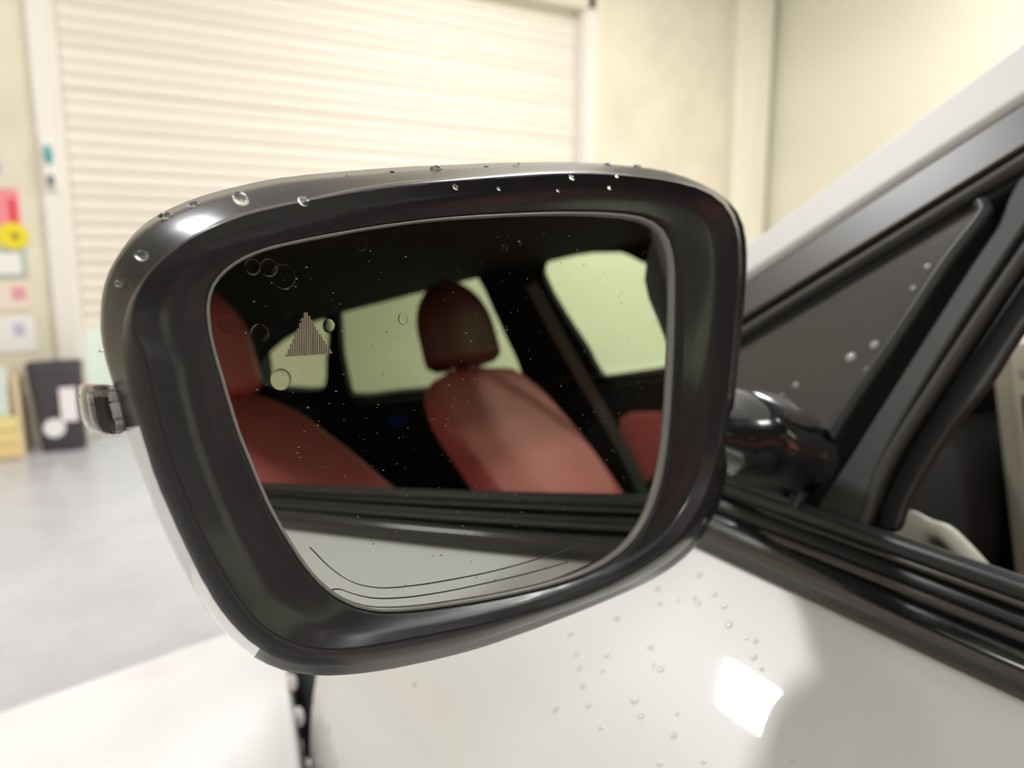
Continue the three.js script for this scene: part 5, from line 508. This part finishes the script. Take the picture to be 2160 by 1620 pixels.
// --- far side: window wall, door card, panes, belt
{
  const F = T.F, X = (y) => 1.95 - 0.55 * (y - 1.0), P = (y, z) => [X(y), y, z];
  const holes = ['front', 'rear', 'quarter'].map((k) => smooth(F[k], 2));
  mesh('window_surround', slab([P(0.86, -0.55), P(0.86, 2.75), P(1.2, 2.75), P(1.40, 2.45), P(1.46, 1.9), P(1.47, 0.9), P(1.44, 0.25), P(1.405, 0.0), P(1.02, -0.52)], NF, 0.035, 0.003, holes), MAT.lining, CAR, 'dark window surrounds on the far side');
  const names = ['front', 'rear', 'quarter'];
  names.forEach((k) => mesh('side_window', slab(F[k].map((p) => [p[0] + NF.x * 0.016, p[1] + NF.y * 0.016, p[2]]), NF, 0.004, 0), MAT.pane, CAR, { front: 'green tinted window of the far front door', rear: 'green tinted window of the far rear door', quarter: 'small green tinted rear quarter window' }[k]));
  mesh('door_card', merge([box(1.925, 1.975, 0.25, 0.955, -0.55, 0.62, 0.01), box(1.925, 1.975, 0.25, 0.99, 0.63, 2.6, 0.01)]), MAT.dark, CAR, 'dark lower trim of the far doors');
  mesh('door_insert', slab(smooth(T.red, 3), V(1, 0, 0), 0.03, 0.006, [], 3), MAT.red, CAR, 'red leather insert of the far front door');
  const xs = prof.map(([x, y]) => [2.27 - x, y + 0.045]);
  mesh('body_flank', sweepZ(xs, -0.75, 2.5, 2), MAT.paint, CAR);
  mesh('rear_bulkhead', box(0.36, 1.96, 0.25, 1.36, 2.46, 2.52, 0.01), MAT.lining, CAR);
  mesh('rear_bench', merge([box(0.50, 1.80, 0.30, 0.58, 1.75, 2.25, 0.06), box(0.50, 1.80, 0.45, 0.98, 2.2, 2.42, 0.06)]), MAT.dark, CAR, 'dark rear bench');
  mesh('blue_label', box(1.915, 1.924, 0.872, 0.908, 1.44, 1.575, 0.002), MAT.blue, CAR, 'small blue label on the far rear door');
  // seat belt: a ribbon
  const c = new THREE.CatmullRomCurve3(T.belt.map(A3)), rows = [];
  for (let i = 0; i <= 30; i++) { const p = c.getPoint(i / 30), q = c.getTangent(i / 30), s = q.clone().cross(V(1, 0, 0)).normalize().multiplyScalar(0.023); rows.push([p.clone().add(s).add(V(-0.001, 0, 0)), p.clone().sub(s).add(V(-0.001, 0, 0)), p.clone().sub(s).add(V(0.001, 0, 0)), p.clone().add(s).add(V(0.001, 0, 0))]); }
  mesh('seat_belt', loft(rows, { cap0: true, cap1: true }), MAT.belt, CAR, 'grey-green seat belt on the far centre pillar');
}
// --- seats
function seat(cx, zTop, yTop, zBot, yBot, w, cushion, head, label) {
  const S = group('seat', CAR, label);
  const top = V(cx, yTop, zTop), bot = V(cx, yBot, zBot), up = top.clone().sub(bot), h = up.length(); up.normalize();
  const fwd = V(0, up.z, -up.y).normalize(); if (fwd.z > 0) fwd.negate();
  const rings = [];
  for (let i = 0; i <= 14; i++) {
    const t = i / 14, r = [];
    const half = w / 2 * (0.92 + 0.08 * Math.sin(t * Math.PI)) * (t > 0.7 ? 1 - 0.34 * ((t - 0.7) / 0.3) ** 2.2 : 1), th = 0.055 * (1 - 0.35 * t);
    const end = t > 0.93 ? 1 - ((t - 0.93) / 0.07) ** 2 * 0.5 : 1;
    for (let j = 0; j < 40; j++) {
      const a = j / 40 * 2 * Math.PI, c0 = Math.cos(a), s0 = Math.sin(a), x = half * end * Math.sign(c0) * Math.abs(c0) ** 0.55, dpt = th * end * Math.sign(s0) * Math.abs(s0) ** 0.6;
      const bol = s0 > 0 ? 0.05 * Math.min(1, Math.abs(x / half)) ** 4 * (1 - t * 0.6) : 0;
      const p = bot.clone().addScaledVector(up, h * t); r.push([p.x + x, p.y + fwd.y * (dpt + bol), p.z + fwd.z * (dpt + bol)]);
    }
    rings.push(r);
  }
  mesh('backrest', loft(rings, { cap0: true, cap1: true }), MAT.red, S, 'red leather backrest');
  const [hw, hh, hd, hz, hy, tilt, m] = head;
  const hr = [];
  for (let i = 0; i <= 16; i++) {                                // domed pad, broad below and narrower towards its top
    const t = i / 16, v = t < 0.12 ? 0.8 + 0.2 * Math.sqrt(1 - ((0.12 - t) / 0.12) ** 2) : t < 0.42 ? 1 : Math.sqrt(Math.max(0.01, 1 - ((t - 0.42) / 0.585) ** 2)), wide = hw / 2 * (1.03 - 0.06 * t) * v, deep = hd / 2 * v, r = [];
    for (let j = 0; j < 36; j++) { const a = j / 36 * 2 * Math.PI, c0 = Math.cos(a), s0 = Math.sin(a); r.push([wide * Math.sign(c0) * Math.abs(c0) ** 0.6, (t - 0.5) * hh, deep * Math.sign(s0) * Math.abs(s0) ** 0.7]); }
    hr.push(r);
  }
  const hg = loft(hr, { cap0: true, cap1: true }).rotateX(tilt).translate(cx, hy, hz);
  mesh('headrest', hg, m, S, 'padded headrest');
  for (const s of [-1, 1]) mesh('headrest_post', tube([[cx + s * 0.06, hy - hh * 0.3, hz], lerp([cx + s * 0.06, hy - hh * 0.3, hz], [cx + s * 0.06, top.y, top.z], 0.5), [cx + s * 0.06, top.y - 0.03, top.z + 0.0]], 0.006, 8, 10), MAT.chrome, S);
  const [z0, z1, y0, y1] = cushion;
  mesh('seat_cushion', merge([new RoundedBoxGeometry(w, y1 - y0, z1 - z0, 5, 0.05).translate(cx, (y0 + y1) / 2, (z0 + z1) / 2), new RoundedBoxGeometry(0.09, 0.07, (z1 - z0) * 0.9, 4, 0.03).translate(cx - w / 2 + 0.045, y1, (z0 + z1) / 2), new RoundedBoxGeometry(0.09, 0.07, (z1 - z0) * 0.9, 4, 0.03).translate(cx + w / 2 - 0.045, y1, (z0 + z1) / 2)]), MAT.red, S, 'red leather cushion');
  mesh('seat_base', box(cx - w / 2 + 0.03, cx + w / 2 - 0.03, 0.28, y0 + 0.02, z0 + 0.05, z1 - 0.05, 0.02), MAT.dark, S);
  return S;
}
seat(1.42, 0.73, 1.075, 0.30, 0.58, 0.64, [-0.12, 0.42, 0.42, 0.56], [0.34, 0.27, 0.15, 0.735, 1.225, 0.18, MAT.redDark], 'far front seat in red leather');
seat(0.72, 1.17, 1.085, 0.58, 0.70, 0.52, [-0.02, 0.64, 0.42, 0.56], [0.28, 0.30, 0.14, 1.05, 1.235, 0.2, MAT.red], 'near front seat in red leather, set far back and reclined');
// --- dashboard with a tall screen, console, wheel
{
  const rows = [];
  for (const [x, k] of [[0.38, 0], [0.6, 1], [1.14, 1.1], [1.7, 1], [1.92, 0]]) rows.push([[x, 0.40, -0.70], [x, 0.62, -0.52], [x, 0.78, -0.51], [x, 0.88, -0.53], [x, 0.93 + 0.012 * k, -0.58], [x, 0.945 + 0.01 * k, -0.66], [x, 0.94, -0.74], [x, 0.40, -0.76]]);
  mesh('dashboard', loft(rows, { cap0: true, cap1: true }), MAT.dark, CAR, 'dark dashboard');
  const sc = group('screen', CAR, 'tall dashboard screen in a pale frame');
  const turn = (g) => g.rotateX(-0.2).translate(1.172, 0.85, -0.497);
  const fr = new THREE.Shape([[-0.15, -0.17], [0.15, -0.17], [0.15, 0.17], [-0.15, 0.17]].map(([x, y]) => new THREE.Vector2(x, y)));
  fr.holes.push(new THREE.Path([[-0.137, -0.155], [0.137, -0.155], [0.137, 0.140], [-0.137, 0.140]].map(([x, y]) => new THREE.Vector2(x, y))));
  mesh('screen_frame', turn(new THREE.ExtrudeGeometry(fr, { depth: 0.014, bevelEnabled: true, bevelSize: 0.004, bevelThickness: 0.004, bevelSegments: 3 })), MAT.pale, sc, 'pale frame');
  mesh('screen_face', turn(new RoundedBoxGeometry(0.276, 0.297, 0.012, 2, 0.003).translate(0, -0.015, 0.004)), MAT.screen, sc, 'dark glass face');
  mesh('console', box(0.98, 1.28, 0.28, 0.62, -0.45, 0.9, 0.04), MAT.dark, CAR);
  // pale pull handle on the door card
  const gp = T.grip.map(A3), cv = new THREE.CatmullRomCurve3(gp), loops = [];
  for (let i = 0; i <= 24; i++) { const t = i / 24, c = cv.getPoint(t), r = []; const a0 = 0.005 + 0.016 * Math.exp(-(((t - 0.22) / 0.17) ** 2)); for (let j = 0; j < 18; j++) { const a = j / 18 * 2 * Math.PI; r.push([c.x + 0.006 * Math.cos(a), c.y - a0 * 0.45 + a0 * Math.sin(a), c.z + 0.002 * Math.cos(a)]); } loops.push(r); }
  mesh('pull_handle', loft(loops, { cap0: true, cap1: true }), std([0.78, 0.78, 0.68], 0.4), CAR, 'pale arched pull handle inside the door');
  const wh = group('steering_wheel', CAR);
  mesh('wheel_rim', new THREE.TorusGeometry(0.18, 0.015, 14, 60).rotateX(-0.4).translate(1.44, 0.86, -0.24), MAT.dark, wh);
  mesh('wheel_hub', new RoundedBoxGeometry(0.34, 0.07, 0.04, 4, 0.015).rotateX(-0.4).translate(1.44, 0.85, -0.26), MAT.dark, wh);
}

// ------------------------------------------------------------------ water
function capGeo(r, h) {                                           // a bead with a flat foot, axis +y
  const pts = [new THREE.Vector2(0.0001, -h * 0.12), new THREE.Vector2(r * 0.96, -h * 0.12)];
  for (let i = 0; i <= 10; i++) { const a = i / 10 * Math.PI / 2; pts.push(new THREE.Vector2(Math.max(0.00001, r * Math.cos(a)), h * Math.sin(a))); }
  return new THREE.LatheGeometry(pts, 22);
}
const beads = {};
function drop(p, r, h, n, label, grp, m = MAT.water) {
  const q = Math.max(2, Math.round(r * 4000)), key = `${q}_${h.toFixed(3)}`;
  const g = beads[key] ??= capGeo(q / 4000, q / 4000 * h);
  const o = new THREE.Mesh(g, m); o.name = numbered('water_droplet'); o.castShadow = o.receiveShadow = true;
  o.position.set(p[0], p[1], p[2]); o.quaternion.setFromUnitVectors(V(0, 1, 0), n.clone().normalize());
  scene.add(o); return tag(o, label, 'droplet', grp);
}
T.topDrops.forEach(([x, y, z, r], i) => drop([x, y, z], r, 0.75, V(-0.1, 1, 0.15), LABEL.top[i], 'droplets along the top of the mirror housing'));
T.rimDrops.forEach(([x, y, z, r], i) => drop([x, y, z], r, 0.4, V(NM.x, NM.y + 0.5, NM.z), LABEL.rim[i], 'droplets on the mirror rim'));
T.glassDrops.forEach(([x, y, z, r], i) => drop([x, y, z], r, 0.025, V(x, y, z).sub(SC), LABEL.glass[i], 'water spots on the mirror glass'));
T.doorDrops.forEach(([x, y, z, r, nx, ny], i) => drop([x, y, z], r, 0.4, V(nx, ny, 0), LABEL.door[i], 'droplets on the white door', MAT.film));
T.quarterDrops.forEach(([x, y, z, r], i) => drop([x, y, z], r, 0.5, NS.clone().negate(), LABEL.quarter[i], 'droplets on the black triangular pane', MAT.film));
T.gapDrops.forEach(([x, y, z, r], i) => drop([x, y, z], r * 1.4, 0.6, V(-1, 0.25, 0.35), LABEL.gap[i], 'droplets in the door gap', MAT.bead));
{
  const list = [], c = A3(T.glassEdge[0]).lerp(A3(T.glassEdge[T.glassEdge.length / 2]), 0.5), N = T.glassEdge.length, g0 = new THREE.SphereGeometry(1, 6, 4);
  for (let i = 0; i < 280; i++) {
    const e = A3(T.glassEdge[Math.floor(rnd() * N)]), p = c.clone().lerp(e, Math.sqrt(rnd()) * 0.92), d = p.clone().sub(SC).normalize();
    const q = SC.clone().addScaledVector(d, T.RR + 0.00004), r = 0.00012 + 0.0002 * rnd() ** 2;
    list.push(g0.clone().scale(r * (1 + rnd()), r * 0.7, r * 0.3).translate(q.x, q.y, q.z));
  }
  mesh('dried_specks', mergeGeometries(list), std([0.17, 0.165, 0.13], 0.5), CAR.children.find((c) => c.name === 'wing_mirror'), 'fine pale dried specks on the glass').userData.kind = 'stuff';
}
renderer.render(scene, camera);
